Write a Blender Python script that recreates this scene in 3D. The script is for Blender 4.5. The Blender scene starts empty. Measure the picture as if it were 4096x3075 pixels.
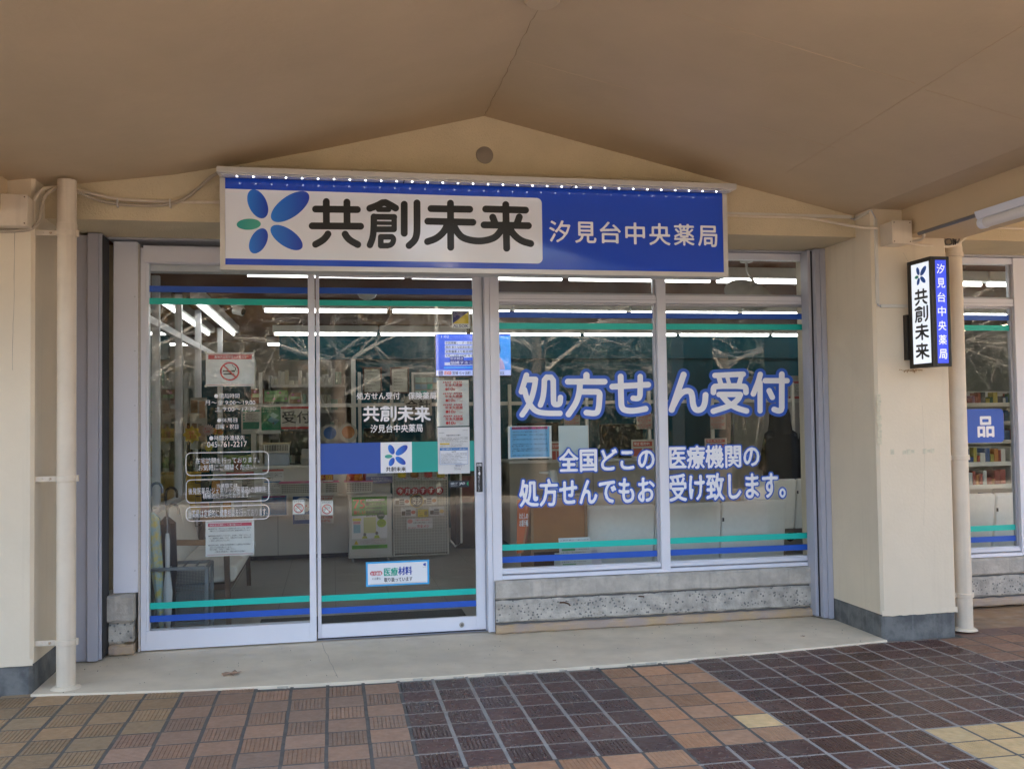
import bpy, bmesh, math, random
import numpy as np
from mathutils import Vector, Matrix
random.seed(7)
SC = bpy.context.scene
COL = SC.collection

# ------------------------------------------------------------------ camera
CAM = np.array([-0.3617, -5.5597, 1.5173])
YAW, PIT, ROL, FPX = 0.1872, 0.0346, -0.0141, 3798.27        # calibrated on the pavement grid
_f = np.array([math.sin(YAW)*math.cos(PIT), math.cos(YAW)*math.cos(PIT), math.sin(PIT)])
_x = np.array([math.cos(YAW), -math.sin(YAW), 0.0])
_u = np.cross(_x, _f)
_c, _s = math.cos(ROL), math.sin(ROL)
CR = np.array([_c*_x + _s*_u, -_s*_x + _c*_u, _f])
cam_d = bpy.data.cameras.new('camera')
cam = bpy.data.objects.new('camera', cam_d)
COL.objects.link(cam)
cam.matrix_world = Matrix(((CR[0][0], CR[1][0], -CR[2][0], CAM[0]), (CR[0][1], CR[1][1], -CR[2][1], CAM[1]),
                           (CR[0][2], CR[1][2], -CR[2][2], CAM[2]), (0, 0, 0, 1)))
cam_d.sensor_width = 36.0
cam_d.lens = FPX/4096*36
cam_d.clip_start = 0.05
cam_d.clip_end = 600
SC.camera = cam

# ------------------------------------------------------------------ light
SUN_EL, SUN_AZ = math.radians(33), math.radians(20)            # sun behind the shop, a little to the right
w = bpy.data.worlds.new('World'); SC.world = w; w.use_nodes = True
nt = w.node_tree
sky = nt.nodes.new('ShaderNodeTexSky'); sky.sky_type = 'NISHITA'; sky.sun_disc = False
sky.sun_elevation = SUN_EL; sky.sun_rotation = SUN_AZ
sky.air_density = 1.0; sky.dust_density = 6.0; sky.ozone_density = 0.35
nt.nodes['Background'].inputs['Strength'].default_value = 0.15
nt.links.new(sky.outputs[0], nt.nodes['Background'].inputs[0])
sd = bpy.data.lights.new('sun', 'SUN'); sun = bpy.data.objects.new('sun', sd); COL.objects.link(sun)
sd.energy = 2.1; sd.angle = math.radians(0.53); sd.color = (1.0, 0.93, 0.82)
_dir = Vector((math.sin(SUN_AZ)*math.cos(SUN_EL), math.cos(SUN_AZ)*math.cos(SUN_EL), math.sin(SUN_EL)))
sun.rotation_euler = _dir.to_track_quat('Z', 'Y').to_euler()
sun.location = (20, 40, 30)
SC.view_settings.view_transform = 'Standard'
SC.view_settings.look = 'None'
SC.view_settings.exposure = 3.38
SC.view_settings.gamma = 1.0
SC.render.engine = 'CYCLES'
SC.cycles.max_bounces = 8
SC.cycles.diffuse_bounces = 4
SC.cycles.transparent_max_bounces = 24
SC.cycles.use_denoising = True
SC.cycles.sample_clamp_indirect = 6.0

# ------------------------------------------------------------------ measuring: a photo pixel on a wall plane y = const
def ray(u, v):
    return CR.T @ np.array([(u-2048)/FPX, -(v-1537.5)/FPX, 1.0])
def at(u, v, y):
    d = ray(u, v); t = (y-CAM[1])/d[1]; p = CAM+t*d
    return float(p[0]), float(p[2])
def onz(u, v, z):
    d = ray(u, v); t = (z-CAM[2])/d[2]; p = CAM+t*d
    return float(p[0]), float(p[1])

# ------------------------------------------------------------------ materials
def lin(c):
    if isinstance(c, str):
        c = c.lstrip('#'); c = [int(c[i:i+2], 16)/255 for i in (0, 2, 4)]
        return tuple(((v/12.92) if v <= .04045 else ((v+.055)/1.055)**2.4) for v in c)
    return tuple(c)
_M = {}
def N(nt, t, **k):
    n = nt.nodes.new(t)
    for a, b in k.items(): setattr(n, a, b)
    return n
def mat(name, col=(.5, .5, .5), rough=.5, spec=.5, metal=0, var=0.0, vscale=6.0, col2=None, bump=0.0, bscale=80.0,
        emit=None, estr=0.0, objcol=False, streak=None, coat=0.0, rvar=0.0, stretch=(1, 1, 1), bdist=.01):
    if name in _M: return _M[name]
    m = bpy.data.materials.new(name); m.use_nodes = True
    nt = m.node_tree; b = nt.nodes['Principled BSDF']; L = nt.links.new
    c = lin(col)
    b.inputs['Base Color'].default_value = (*c, 1); b.inputs['Roughness'].default_value = rough
    b.inputs['Specular IOR Level'].default_value = spec; b.inputs['Metallic'].default_value = metal
    b.inputs['Coat Weight'].default_value = coat; b.inputs['Coat Roughness'].default_value = .08
    src = None
    if objcol:
        oi = N(nt, 'ShaderNodeObjectInfo'); src = oi.outputs['Color']
    tc = None
    def coords():
        nonlocal tc
        if tc is None:
            g = N(nt, 'ShaderNodeNewGeometry'); mp = N(nt, 'ShaderNodeMapping'); mp.inputs['Scale'].default_value = stretch
            L(g.outputs['Position'], mp.inputs[0]); tc = mp.outputs[0]
        return tc
    if var > 0 or col2 is not None:
        n = N(nt, 'ShaderNodeTexNoise'); n.inputs['Scale'].default_value = vscale; n.inputs['Detail'].default_value = 6
        n.inputs['Roughness'].default_value = .62
        L(coords(), n.inputs['Vector'])
        mx = N(nt, 'ShaderNodeMix', data_type='RGBA')
        if col2 is not None:
            cr = N(nt, 'ShaderNodeMapRange'); cr.inputs[1].default_value = .42; cr.inputs[2].default_value = .62
            L(n.outputs[0], cr.inputs[0]); L(cr.outputs[0], mx.inputs[0])
            mx.inputs[6].default_value = (*c, 1); mx.inputs[7].default_value = (*lin(col2), 1)
            if src: L(src, mx.inputs[6])
        else:
            mx.blend_type = 'MULTIPLY'; mx.inputs[0].default_value = 1
            cr = N(nt, 'ShaderNodeMapRange'); cr.inputs[1].default_value = .25; cr.inputs[2].default_value = .75
            cr.inputs[3].default_value = 1-var; cr.inputs[4].default_value = 1+var*.6
            L(n.outputs[0], cr.inputs[0])
            mx.inputs[6].default_value = (*c, 1)
            if src: L(src, mx.inputs[6])
            L(cr.outputs[0], mx.inputs[7])
        src = mx.outputs[2]
    if streak:                                   # thin vertical water marks / grime: (colour, amount)
        g = coords(); mp = N(nt, 'ShaderNodeMapping'); mp.inputs['Scale'].default_value = (26, 26, .9); L(g, mp.inputs[0])
        n = N(nt, 'ShaderNodeTexNoise'); n.inputs['Scale'].default_value = 1.0; n.inputs['Detail'].default_value = 5
        L(mp.outputs[0], n.inputs['Vector'])
        cr = N(nt, 'ShaderNodeMapRange'); cr.inputs[1].default_value = .55; cr.inputs[2].default_value = .8; cr.inputs[4].default_value = streak[1]
        L(n.outputs[0], cr.inputs[0])
        mx = N(nt, 'ShaderNodeMix', data_type='RGBA'); L(cr.outputs[0], mx.inputs[0])
        if src: L(src, mx.inputs[6])
        else: mx.inputs[6].default_value = (*c, 1)
        mx.inputs[7].default_value = (*lin(streak[0]), 1); src = mx.outputs[2]
    if src: L(src, b.inputs['Base Color'])
    if rvar > 0:
        n = N(nt, 'ShaderNodeTexNoise'); n.inputs['Scale'].default_value = vscale*2.3; n.inputs['Detail'].default_value = 4
        L(coords(), n.inputs['Vector'])
        cr = N(nt, 'ShaderNodeMapRange'); cr.inputs[1].default_value = .3; cr.inputs[2].default_value = .7
        cr.inputs[3].default_value = max(.02, rough-rvar); cr.inputs[4].default_value = min(1, rough+rvar)
        L(n.outputs[0], cr.inputs[0]); L(cr.outputs[0], b.inputs['Roughness'])
    if bump > 0:
        n = N(nt, 'ShaderNodeTexNoise'); n.inputs['Scale'].default_value = bscale; n.inputs['Detail'].default_value = 5
        L(coords(), n.inputs['Vector'])
        bp = N(nt, 'ShaderNodeBump'); bp.inputs['Strength'].default_value = bump; bp.inputs['Distance'].default_value = bdist
        L(n.outputs[0], bp.inputs['Height']); L(bp.outputs[0], b.inputs['Normal'])
    if emit is not None:
        b.inputs['Emission Color'].default_value = (*lin(emit), 1); b.inputs['Emission Strength'].default_value = estr
    _M[name] = m
    return m
def glass_mat(name='window_glass', dust=0.0015, tint=(.93, .95, .94)):
    if name in _M: return _M[name]
    m = bpy.data.materials.new(name); m.use_nodes = True
    nt = m.node_tree; nt.nodes.clear(); L = nt.links.new
    out = N(nt, 'ShaderNodeOutputMaterial'); tr = N(nt, 'ShaderNodeBsdfTransparent'); gl = N(nt, 'ShaderNodeBsdfGlossy')
    df = N(nt, 'ShaderNodeBsdfDiffuse')
    tr.inputs[0].default_value = (*tint, 1); gl.inputs['Roughness'].default_value = 0.0; gl.inputs[0].default_value = (1, 1, 1, 1)
    df.inputs[0].default_value = (.75, .75, .72, 1)
    g = N(nt, 'ShaderNodeNewGeometry')
    dt = N(nt, 'ShaderNodeVectorMath', operation='DOT_PRODUCT'); L(g.outputs['Normal'], dt.inputs[0]); L(g.outputs['Incoming'], dt.inputs[1])
    ab = N(nt, 'ShaderNodeMath', operation='ABSOLUTE'); L(dt.outputs['Value'], ab.inputs[0])
    om = N(nt, 'ShaderNodeMath', operation='SUBTRACT'); om.inputs[0].default_value = 1; L(ab.outputs[0], om.inputs[1])
    pw = N(nt, 'ShaderNodeMath', operation='POWER'); L(om.outputs[0], pw.inputs[0]); pw.inputs[1].default_value = 5
    ml = N(nt, 'ShaderNodeMath', operation='MULTIPLY_ADD'); L(pw.outputs[0], ml.inputs[0]); ml.inputs[1].default_value = .92; ml.inputs[2].default_value = .026
    m1 = N(nt, 'ShaderNodeMixShader'); L(ml.outputs[0], m1.inputs[0]); L(tr.outputs[0], m1.inputs[1]); L(gl.outputs[0], m1.inputs[2])
    n = N(nt, 'ShaderNodeTexNoise'); n.inputs['Scale'].default_value = 9; n.inputs['Detail'].default_value = 8; L(g.outputs['Position'], n.inputs['Vector'])
    cr = N(nt, 'ShaderNodeMapRange'); cr.inputs[1].default_value = .35; cr.inputs[2].default_value = .8; cr.inputs[4].default_value = dust*2.5
    L(n.outputs[0], cr.inputs[0])
    m2 = N(nt, 'ShaderNodeMixShader'); L(cr.outputs[0], m2.inputs[0]); L(m1.outputs[0], m2.inputs[1]); L(df.outputs[0], m2.inputs[2])
    L(m2.outputs[0], out.inputs[0])
    _M[name] = m
    return m

# ------------------------------------------------------------------ mesh building
class MB:
    def __init__(s): s.v = []; s.f = []
    def add(s, vs, fs):
        n = len(s.v); s.v += [tuple(map(float, p)) for p in vs]; s.f += [tuple(i+n for i in f) for f in fs]; return s
    def box(s, x0, x1, y0, y1, z0, z1):
        if x0 > x1: x0, x1 = x1, x0
        if y0 > y1: y0, y1 = y1, y0
        if z0 > z1: z0, z1 = z1, z0
        return s.add([(x0,y0,z0),(x1,y0,z0),(x1,y1,z0),(x0,y1,z0),(x0,y0,z1),(x1,y0,z1),(x1,y1,z1),(x0,y1,z1)],
                     [(0,3,2,1),(4,5,6,7),(0,1,5,4),(1,2,6,5),(2,3,7,6),(3,0,4,7)])
    def prism(s, poly, axis, a, b):
        """poly: 2-D points; axis 'x','y','z' = extrusion axis from a to b"""
        def P(p, t):
            return (t, p[0], p[1]) if axis == 'x' else (p[0], t, p[1]) if axis == 'y' else (p[0], p[1], t)
        n = len(poly)
        vs = [P(p, a) for p in poly]+[P(p, b) for p in poly]
        fs = [tuple(range(n)), tuple(range(2*n-1, n-1, -1))]+[(i, i+n, (i+1) % n+n, (i+1) % n) for i in range(n)]
        return s.add(vs, fs)
    def tube(s, pts, r, n=10, caps=True):
        pts = [Vector(p) for p in pts]; k = len(pts)
        rr = r if isinstance(r, (list, tuple)) else [r]*k
        rings = []; up = None
        for i, p in enumerate(pts):
            d = (pts[min(i+1, k-1)]-pts[max(i-1, 0)])
            d = d.normalized() if d.length > 1e-9 else Vector((0, 0, 1))
            if up is None: up = Vector((0, 0, 1)) if abs(d.z) < .9 else Vector((0, 1, 0))
            a = d.cross(up)
            if a.length < 1e-6: a = d.orthogonal()
            a.normalize(); b = a.cross(d).normalized(); up = b
            rings.append([p+(a*math.cos(2*math.pi*j/n)+b*math.sin(2*math.pi*j/n))*rr[i] for j in range(n)])
        vs = [q for R_ in rings for q in R_]; fs = []
        for i in range(k-1):
            for j in range(n):
                fs.append((i*n+j, i*n+(j+1) % n, (i+1)*n+(j+1) % n, (i+1)*n+j))
        if caps: fs += [tuple(range(n-1, -1, -1)), tuple((k-1)*n+j for j in range(n))]
        return s.add(vs, fs)
    def lathe(s, prof, c=(0, 0, 0), n=20, axis='z'):
        """prof: list of (radius, height)"""
        vs = []
        for (r, h) in prof:
            for j in range(n):
                a = 2*math.pi*j/n; p = (r*math.cos(a), r*math.sin(a), h)
                if axis == 'y': p = (p[0], p[2], p[1])
                if axis == 'x': p = (p[2], p[0], p[1])
                vs.append((p[0]+c[0], p[1]+c[1], p[2]+c[2]))
        fs = []
        for i in range(len(prof)-1):
            for j in range(n): fs.append((i*n+j, i*n+(j+1) % n, (i+1)*n+(j+1) % n, (i+1)*n+j))
        fs += [tuple(range(n-1, -1, -1)), tuple((len(prof)-1)*n+j for j in range(n))]
        return s.add(vs, fs)
    def mesh(s, name, m=None, smooth=False, bevel=0.0, seg=2, fix=True):
        me = bpy.data.meshes.new(name); me.from_pydata(s.v, [], s.f); me.update()
        if fix or bevel:
            bm = bmesh.new(); bm.from_mesh(me)
            if bevel:
                bmesh.ops.remove_doubles(bm, verts=bm.verts, dist=1e-6)
                bmesh.ops.bevel(bm, geom=[e for e in bm.edges if len(e.link_faces) == 2 and e.calc_face_angle(0) > .5], offset=bevel,
                                segments=seg, profile=.5, affect='EDGES', clamp_overlap=True)
            bmesh.ops.recalc_face_normals(bm, faces=bm.faces); bm.to_mesh(me); bm.free()
        if smooth:
            me.polygons.foreach_set('use_smooth', [True]*len(me.polygons))
            try: me.set_sharp_from_angle(angle=math.radians(40))
            except Exception: pass
        if m: me.materials.append(m)
        return me
def obj(name, me, parent=None):
    o = bpy.data.objects.new(name, me); COL.objects.link(o)
    if parent is not None:
        o.parent = parent
        if parent.type == 'EMPTY': o.location = -parent.location
    return o
def part(parent, name, mb, m, **k):
    return obj(name, mb.mesh(name, m, **k), parent)
def tag(o, label=None, cat=None, group=None, kind=None):
    if label: o['label'] = label
    if cat: o['category'] = cat
    if group: o['group'] = group
    if kind: o['kind'] = kind
    return o
def thing(name, label, cat, loc=(0, 0, 0), group=None):
    o = bpy.data.objects.new(name, None); COL.objects.link(o); o.location = loc; o.empty_display_size = .1
    return tag(o, label, cat, group)
def solo(name, mb, m, label, cat, group=None, **k):
    return tag(obj(name, mb.mesh(name, m, **k)), label, cat, group)
def copy_tree(o, parent=None):
    c = o.copy(); COL.objects.link(c); c.parent = parent
    for ch in o.children: copy_tree(ch, c)
    return c

# ------------------------------------------------------------------ lettering
_TX = {}
def raw_text(body, bold=0.0, spacing=1.0, line=1.0, res=2):
    k = (body, bold, spacing, line, res)
    if k in _TX: return _TX[k]
    c = bpy.data.curves.new('t', 'FONT'); c.body = body; c.fill_mode = 'FRONT'; c.resolution_u = res; c.offset = bold
    c.space_character = spacing; c.space_line = line
    o = bpy.data.objects.new('t', c); COL.objects.link(o)
    m = bpy.data.meshes.new_from_object(o)
    v = np.array([p.co[:2] for p in m.vertices]); f = [tuple(p.vertices) for p in m.polygons]
    bpy.data.objects.remove(o); bpy.data.meshes.remove(m); bpy.data.curves.remove(c)
    _TX[k] = (v, f); return _TX[k]
def fit2d(v, box):
    """scale 2-D points to the box (x0,x1,z0,z1)"""
    lo = v.min(0); hi = v.max(0); s = np.array([(box[1]-box[0]), (box[3]-box[2])])/np.maximum(hi-lo, 1e-9)
    return (v-lo)*s+np.array([box[0], box[2]])
def text_into(mb, body, box, y, bold=0.0, place=None, keep=False, **k):
    v, f = raw_text(body, 0.0, **k)
    if keep:                                    # keep aspect, centred in the box
        lo = v.min(0); hi = v.max(0); s = min((box[1]-box[0])/(hi[0]-lo[0]), (box[3]-box[2])/(hi[1]-lo[1]))
        cx, cz = (box[0]+box[1])/2, (box[2]+box[3])/2
        v = (v-(lo+hi)/2)*s+np.array([cx, cz])
    else: v = fit2d(v, box)
    em = (v[:, 1].max()-v[:, 1].min())/(1+body.count('\n'))
    for i, (dx, dz) in enumerate(((0, 0), (bold*.9, bold*.3), (-bold*.9, -bold*.3)) if bold > .011 else ((0, 0),)):
        mb.add([(place(p) if place else (p[0]+dx*em, y-.00006*i, p[1]+dz*em)) for p in v], f)
def raster(v, f, h, pad):
    lo = v.min(0)-pad; hi = v.max(0)+pad; nx, nz = int((hi[0]-lo[0])/h)+2, int((hi[1]-lo[1])/h)+2
    A = np.zeros((nz, nx), np.float32)
    for p in f:
        for i in range(1, len(p)-1):
            a, b, c = (v[p[0]]-lo)/h, (v[p[i]]-lo)/h, (v[p[i+1]]-lo)/h
            x0, x1 = int(max(0, math.floor(min(a[0], b[0], c[0])))), int(min(nx-1, math.ceil(max(a[0], b[0], c[0]))))
            z0, z1 = int(max(0, math.floor(min(a[1], b[1], c[1])))), int(min(nz-1, math.ceil(max(a[1], b[1], c[1]))))
            if x1 < x0 or z1 < z0: continue
            X, Z = np.meshgrid(np.arange(x0, x1+1), np.arange(z0, z1+1))
            d = (b[0]-a[0])*(c[1]-a[1])-(b[1]-a[1])*(c[0]-a[0])
            if abs(d) < 1e-12: continue
            s = ((b[0]-a[0])*(Z-a[1])-(b[1]-a[1])*(X-a[0]))/d; t = ((X-a[0])*(c[1]-a[1])-(Z-a[1])*(c[0]-a[0]))/d
            A[z0:z1+1, x0:x1+1] = np.maximum(A[z0:z1+1, x0:x1+1], ((s >= -1e-6) & (t >= -1e-6) & (s+t <= 1+1e-6)))
    return A, lo
def blur(A, sg):
    n = max(1, int(3*sg)); k = np.exp(-.5*(np.arange(-n, n+1)/sg)**2); k /= k.sum()
    A = np.apply_along_axis(lambda r: np.convolve(r, k, 'same'), 0, A)
    return np.apply_along_axis(lambda r: np.convolve(r, k, 'same'), 1, A)
def dilate(A, r):
    B = A.copy(); n = int(math.ceil(r))
    for dz in range(-n, n+1):
        for dx in range(-n, n+1):
            if dx*dx+dz*dz <= r*r:
                B = np.maximum(B, np.roll(np.roll(A, dz, 0), dx, 1))
    return B
def contour(F, lo, h):
    """filled region F > 0 as a flat mesh: (points, faces)"""
    nz, nx = F.shape; V = []; idx = {}; faces = []
    def vert(key, p):
        if key not in idx: idx[key] = len(V); V.append((lo[0]+p[0]*h, lo[1]+p[1]*h))
        return idx[key]
    ins = F > 0
    full = ins[:-1, :-1] & ins[:-1, 1:] & ins[1:, :-1] & ins[1:, 1:]
    anyc = ins[:-1, :-1] | ins[:-1, 1:] | ins[1:, :-1] | ins[1:, 1:]
    for z in range(nz-1):
        x = 0; row = full[z]
        while x < nx-1:
            if row[x]:
                x0 = x
                while x < nx-1 and row[x]: x += 1
                faces.append((vert((x0, z), (x0, z)), vert((x, z), (x, z)), vert((x, z+1), (x, z+1)), vert((x0, z+1), (x0, z+1))))
            else: x += 1
        for x in np.nonzero(anyc[z] & ~full[z])[0]:
            cs = [(x, z), (x+1, z), (x+1, z+1), (x, z+1)]; poly = []
            for i in range(4):
                a, b = cs[i], cs[(i+1) % 4]; fa, fb = F[a[1], a[0]], F[b[1], b[0]]
                if fa > 0: poly.append(vert(a, a))
                if (fa > 0) != (fb > 0):
                    t = fa/(fa-fb); k = (min(a, b), max(a, b))
                    poly.append(vert(k, (a[0]+(b[0]-a[0])*t, a[1]+(b[1]-a[1])*t)))
            if len(poly) > 2: faces.append(tuple(poly))
    return np.array(V), faces
def strokes_field(strokes, r, h, extra=0.0):
    """strokes: list of polylines (2-D); returns field > 0 inside radius r+extra"""
    P = np.concatenate([np.array(s, float) for s in strokes]); pad = r+extra+3*h
    lo = P.min(0)-pad; hi = P.max(0)+pad; nx, nz = int((hi[0]-lo[0])/h)+2, int((hi[1]-lo[1])/h)+2
    D = np.full((nz, nx), 1e9)
    X, Z = np.meshgrid(lo[0]+np.arange(nx)*h, lo[1]+np.arange(nz)*h)
    for s in strokes:
        s = np.array(s, float)
        for a, b in zip(s[:-1], s[1:]):
            d = b-a; L2 = max((d*d).sum(), 1e-12)
            t = np.clip(((X-a[0])*d[0]+(Z-a[1])*d[1])/L2, 0, 1)
            D = np.minimum(D, np.hypot(X-a[0]-t*d[0], Z-a[1]-t*d[1]))
    return (r+extra)-D, lo
def smooth(p, it=2):
    p = [np.array(q, float) for q in p]
    for _ in range(it):
        n = [p[0]]
        for a, b in zip(p[:-1], p[1:]): n += [a*.75+b*.25, a*.25+b*.75]
        n.append(p[-1]); p = n
    return p
def round_text(body, box, h, wgt=0.0, rnd=.0, grow=0.0, **k):
    """rounded heavy lettering: glyphs fitted to the box, thickened by wgt and grown by grow (metres)"""
    v, f = raw_text(body, res=3, **k); v = fit2d(v, box)
    A, lo = raster(v, f, h, wgt+grow+6*h)
    if wgt+grow > 0: A = dilate(A, (wgt+grow)/h)
    A = blur(A, max(.8, rnd/h))
    return contour(A-.5, lo, h)
def sheet(mb, V, F, y, place=None):
    mb.add([(place(p) if place else (p[0], y, p[1])) for p in V], F)
def ellipse(cx, cz, a, b, ang, n=40):
    ca, sa = math.cos(ang), math.sin(ang)
    return [(cx+a*math.cos(t)*ca-b*math.sin(t)*sa, cz+a*math.cos(t)*sa+b*math.sin(t)*ca) for t in [2*math.pi*i/n for i in range(n)]]
def rrect(x0, x1, z0, z1, r, n=6):
    P = []
    for cx, cz, a0 in ((x1-r, z1-r, 0), (x0+r, z1-r, 90), (x0+r, z0+r, 180), (x1-r, z0+r, 270)):
        for i in range(n+1):
            a = math.radians(a0+90*i/n); P.append((cx+r*math.cos(a), cz+r*math.sin(a)))
    return P
# ================================================================== materials of the place
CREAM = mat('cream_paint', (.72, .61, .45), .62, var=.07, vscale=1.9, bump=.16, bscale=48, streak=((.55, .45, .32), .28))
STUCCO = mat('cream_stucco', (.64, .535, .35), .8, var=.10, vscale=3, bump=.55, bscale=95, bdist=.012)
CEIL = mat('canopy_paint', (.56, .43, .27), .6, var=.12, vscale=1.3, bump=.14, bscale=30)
PLINTH = mat('plinth_mortar', (.085, .087, .085), .7, col2=(.165, .165, .155), vscale=7, bump=.3, bscale=40, streak=((.30, .30, .29), .4))
SLABM = mat('painted_screed', (.71, .61, .455), .6, var=.18, vscale=3.2, bump=.06, bscale=30, rvar=.12)
CONC = mat('old_concrete', (.40, .365, .315), .85, col2=(.52, .48, .415), vscale=9, bump=.5, bscale=55, streak=((.22, .21, .20), .5))
ALU = mat('white_aluminium', (.74, .74, .79), .32, var=.03, vscale=3)
ALU2 = mat('grey_aluminium', (.46, .46, .50), .34, metal=.35, var=.04)
GUIDE = mat('shutter_grey', (.40, .40, .45), .42, var=.06, vscale=4, streak=((.2, .2, .22), .2))
DARK = mat('dark_gap', (.02, .02, .022), .7)
PIPEM = mat('pipe_paint', (.68, .58, .45), .42, var=.10, vscale=5, bump=.10, bscale=60, streak=((.42, .34, .24), .35))
GLASS = glass_mat()

# ================================================================== ground, pavement
G = mat('sunlit_paving', (.36, .31, .25), .8, var=.16, vscale=1.2, bump=.2, bscale=20)
gr = tag(obj('ground', MB().add([(-90, -120, -.03), (90, -120, -.03), (90, 60, -.03), (-90, 60, -.03)], [(0, 1, 2, 3)]).mesh('ground', G)), kind='structure')
DG = mat('dark_grout', (.13, .12, .105), .9, var=.3, vscale=14, bump=.4, bscale=120)
LG = mat('light_grout', (.34, .315, .28), .85, var=.18, vscale=12, bump=.3, bscale=120)
pave = tag(obj('pavement', MB().box(-3.2, 6.2, -3.2, .40, -.06, -.0075).mesh('pavement', DG)), kind='structure')

def tile_mesh(name, m, along, nrib, gw, gd):
    """tile of 0.188 m with ribs; along = axis the grooves run along"""
    a = .0935; mb = MB(); pr = []
    pit = 2*a/nrib
    for i in range(nrib):
        x0 = -a+i*pit; pr += [(x0+gw*.5, 0), (x0+pit-gw*.5, 0)]
        if i < nrib-1: pr.append((x0+pit, -gd))
    pr = [(-a, -.006)]+pr+[(a, -.006)]
    vs = []
    for (p, z) in pr:
        vs += ([(p, -a, z), (p, a, z)] if along == 'y' else [(-a, p, z), (a, p, z)])
    fs = [(2*i, 2*i+1, 2*i+3, 2*i+2) for i in range(len(pr)-1)]
    mb.add(vs, fs)
    # end skirts
    n = len(pr)
    low = [(-a, -.012), (a, -.012)]
    for e in (-a, a):
        ring = [((p, e, z) if along == 'y' else (e, p, z)) for p, z in pr]+[((p, e, z) if along == 'y' else (e, p, z)) for p, z in reversed(low)]
        mb.add(ring, [tuple(range(len(ring)))])
    return mb.mesh(name, m)
TM = mat('matt_tile', (1, 1, 1), .55, objcol=True, var=.22, vscale=17, bump=.12, bscale=140, rvar=.14)
TG = mat('glazed_tile', (1, 1, 1), .32, spec=.35, objcol=True, var=.25, vscale=15, bump=.015, bscale=70, rvar=.10)
TME = {}
for nm, m in (('m', TM), ('g', TG)):
    TME[nm, 0] = tile_mesh('tile_ribbed_long', m, 'y', 9, .0050, .0030)
    TME[nm, 1] = tile_mesh('tile_ribbed_cross', m, 'x', 10, .0040, .0022)
def tile_kind(j, k):
    """which colour lies at column j, row k (rows run towards the viewer)"""
    if 0 <= j <= 5 and 0 <= k <= 6: return 'dark'
    if 6 <= j <= 8 and k <= 6:
        if (j, k) == (8, 5): return 'yellow'
        return 'tan'
    if j >= 18 and k <= 1+(j-18): return 'rust'
    if 12 <= j <= 15 and 7 <= k <= 12: return 'yellow' if (j, k) != (12, 10) else 'tan'
    if j >= 9 and k <= 6: return 'dark'
    if j >= 6 and k >= 7: return 'dark'
    if j <= -8 or (j == -7 and k <= 2): return 'olive'
    if 0 <= j <= 5 and k >= 7: return 'tan'
    return 'pink'
PAL = {'dark': (.088, .036, .025), 'tan': (.42, .23, .125), 'rust': (.26, .14, .085), 'yellow': (.64, .43, .20),
       'olive': (.34, .225, .12), 'pink': (.325, .20, .13)}
vis = []
for j in range(-16, 27):
    for k in range(-2, 15):
        if k < -1 and not (j >= 19 or j <= -11): continue
        x, y = j*.2+.1, -k*.2-.1
        if k == -1 and 16 <= j < 19 : pass
        if k < 0 and j >= 19 and y > .22: continue
        if k == -1 and -4 <= j <= 8: continue
        d = CR @ (np.array([x, y, 0])-CAM)
        if d[2] < .5: continue
        u, v = 2048+FPX*d[0]/d[2], 1537.5-FPX*d[1]/d[2]
        if -560 < u < 4700 and v < 3420: vis.append((abs(min(0, u))+max(0, u-4096)+max(0, v-3075)*1.3, j, k, x, y))
vis.sort()
for n, (_, j, k, x, y) in enumerate(vis[:296]):
    kd = tile_kind(j, k); c = PAL[kd]
    f = random.uniform(.82, 1.16); hue = random.uniform(-.05, .05)
    o = obj('tile', TME['g' if kd == 'dark' else 'm', (j+k) % 2], pave)
    o.location = (x+random.uniform(-.0012, .0012), y+random.uniform(-.0012, .0012), random.uniform(-.0003, .0005))
    o.rotation_euler = (random.uniform(-.0025, .0025), random.uniform(-.0025, .0025), random.uniform(-.006, .006))
    o.scale = (.968 if kd == 'dark' else .982, 1.0, 1.0)
    o.color = (c[0]*f*(1+hue), c[1]*f, c[2]*f*(1-hue), 1)
# the tiles beyond the picture's edge, one joined surface
rest = MB(); done = {(a[1], a[2]) for a in vis[:296]}
for j in range(-16, 31):
    for k in range(-2, 16):
        if (j, k) in done or (k < 0 and not (j >= 19 or j <= -11)): continue
        x, y = j*.2+.1, -k*.2-.1
        if x > 6 or x < -3.1 or y > .36 or y < -3.1: continue
        rest.box(x-.094, x+.094, y-.094, y+.094, -.012, -.0005)
tag(obj('outer_tiles', rest.mesh('outer_tiles', mat('outer_tile', (.2, .11, .08), .5, var=.25, vscale=9)), pave), kind='stuff')
# joints between the tiles: strips of mortar, pale around the glazed blocks
jm = {True: MB(), False: MB()}
for j in range(-15, 27):
    for k in range(-2, 15):
        if k < -1 and not (j >= 19 or j <= -11): continue
        a_, b_, c_ = tile_kind(j, max(k, 0)), tile_kind(j-1, max(k, 0)), tile_kind(j, max(k-1, 0)); x, y = j*.2, -k*.2
        if a_ == 'dark' and j >= 18 and k < 1: a_ = 'rust'
        lp_ = ('dark' in (a_, b_)) if j >= 9 else (a_ == b_ == 'dark')
        jm[lp_].box(x-.0095, x+.0095, y-.1915, y-.0085, -.009, -.0016+.0002*((j+k) % 2))
        lp_ = ('dark' in (a_, c_)) if j >= 9 else (a_ == c_ == 'dark')
        jm[lp_].box(x-.0097, x+.1903, y-.0083, y+.0083, -.009, -.0012)
for kk, nm, m in ((True, 'pale_joint', LG), (False, 'dark_joint', DG)): obj(nm, jm[kk].mesh(nm, m, fix=False), pave)['kind'] = 'stuff'
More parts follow.
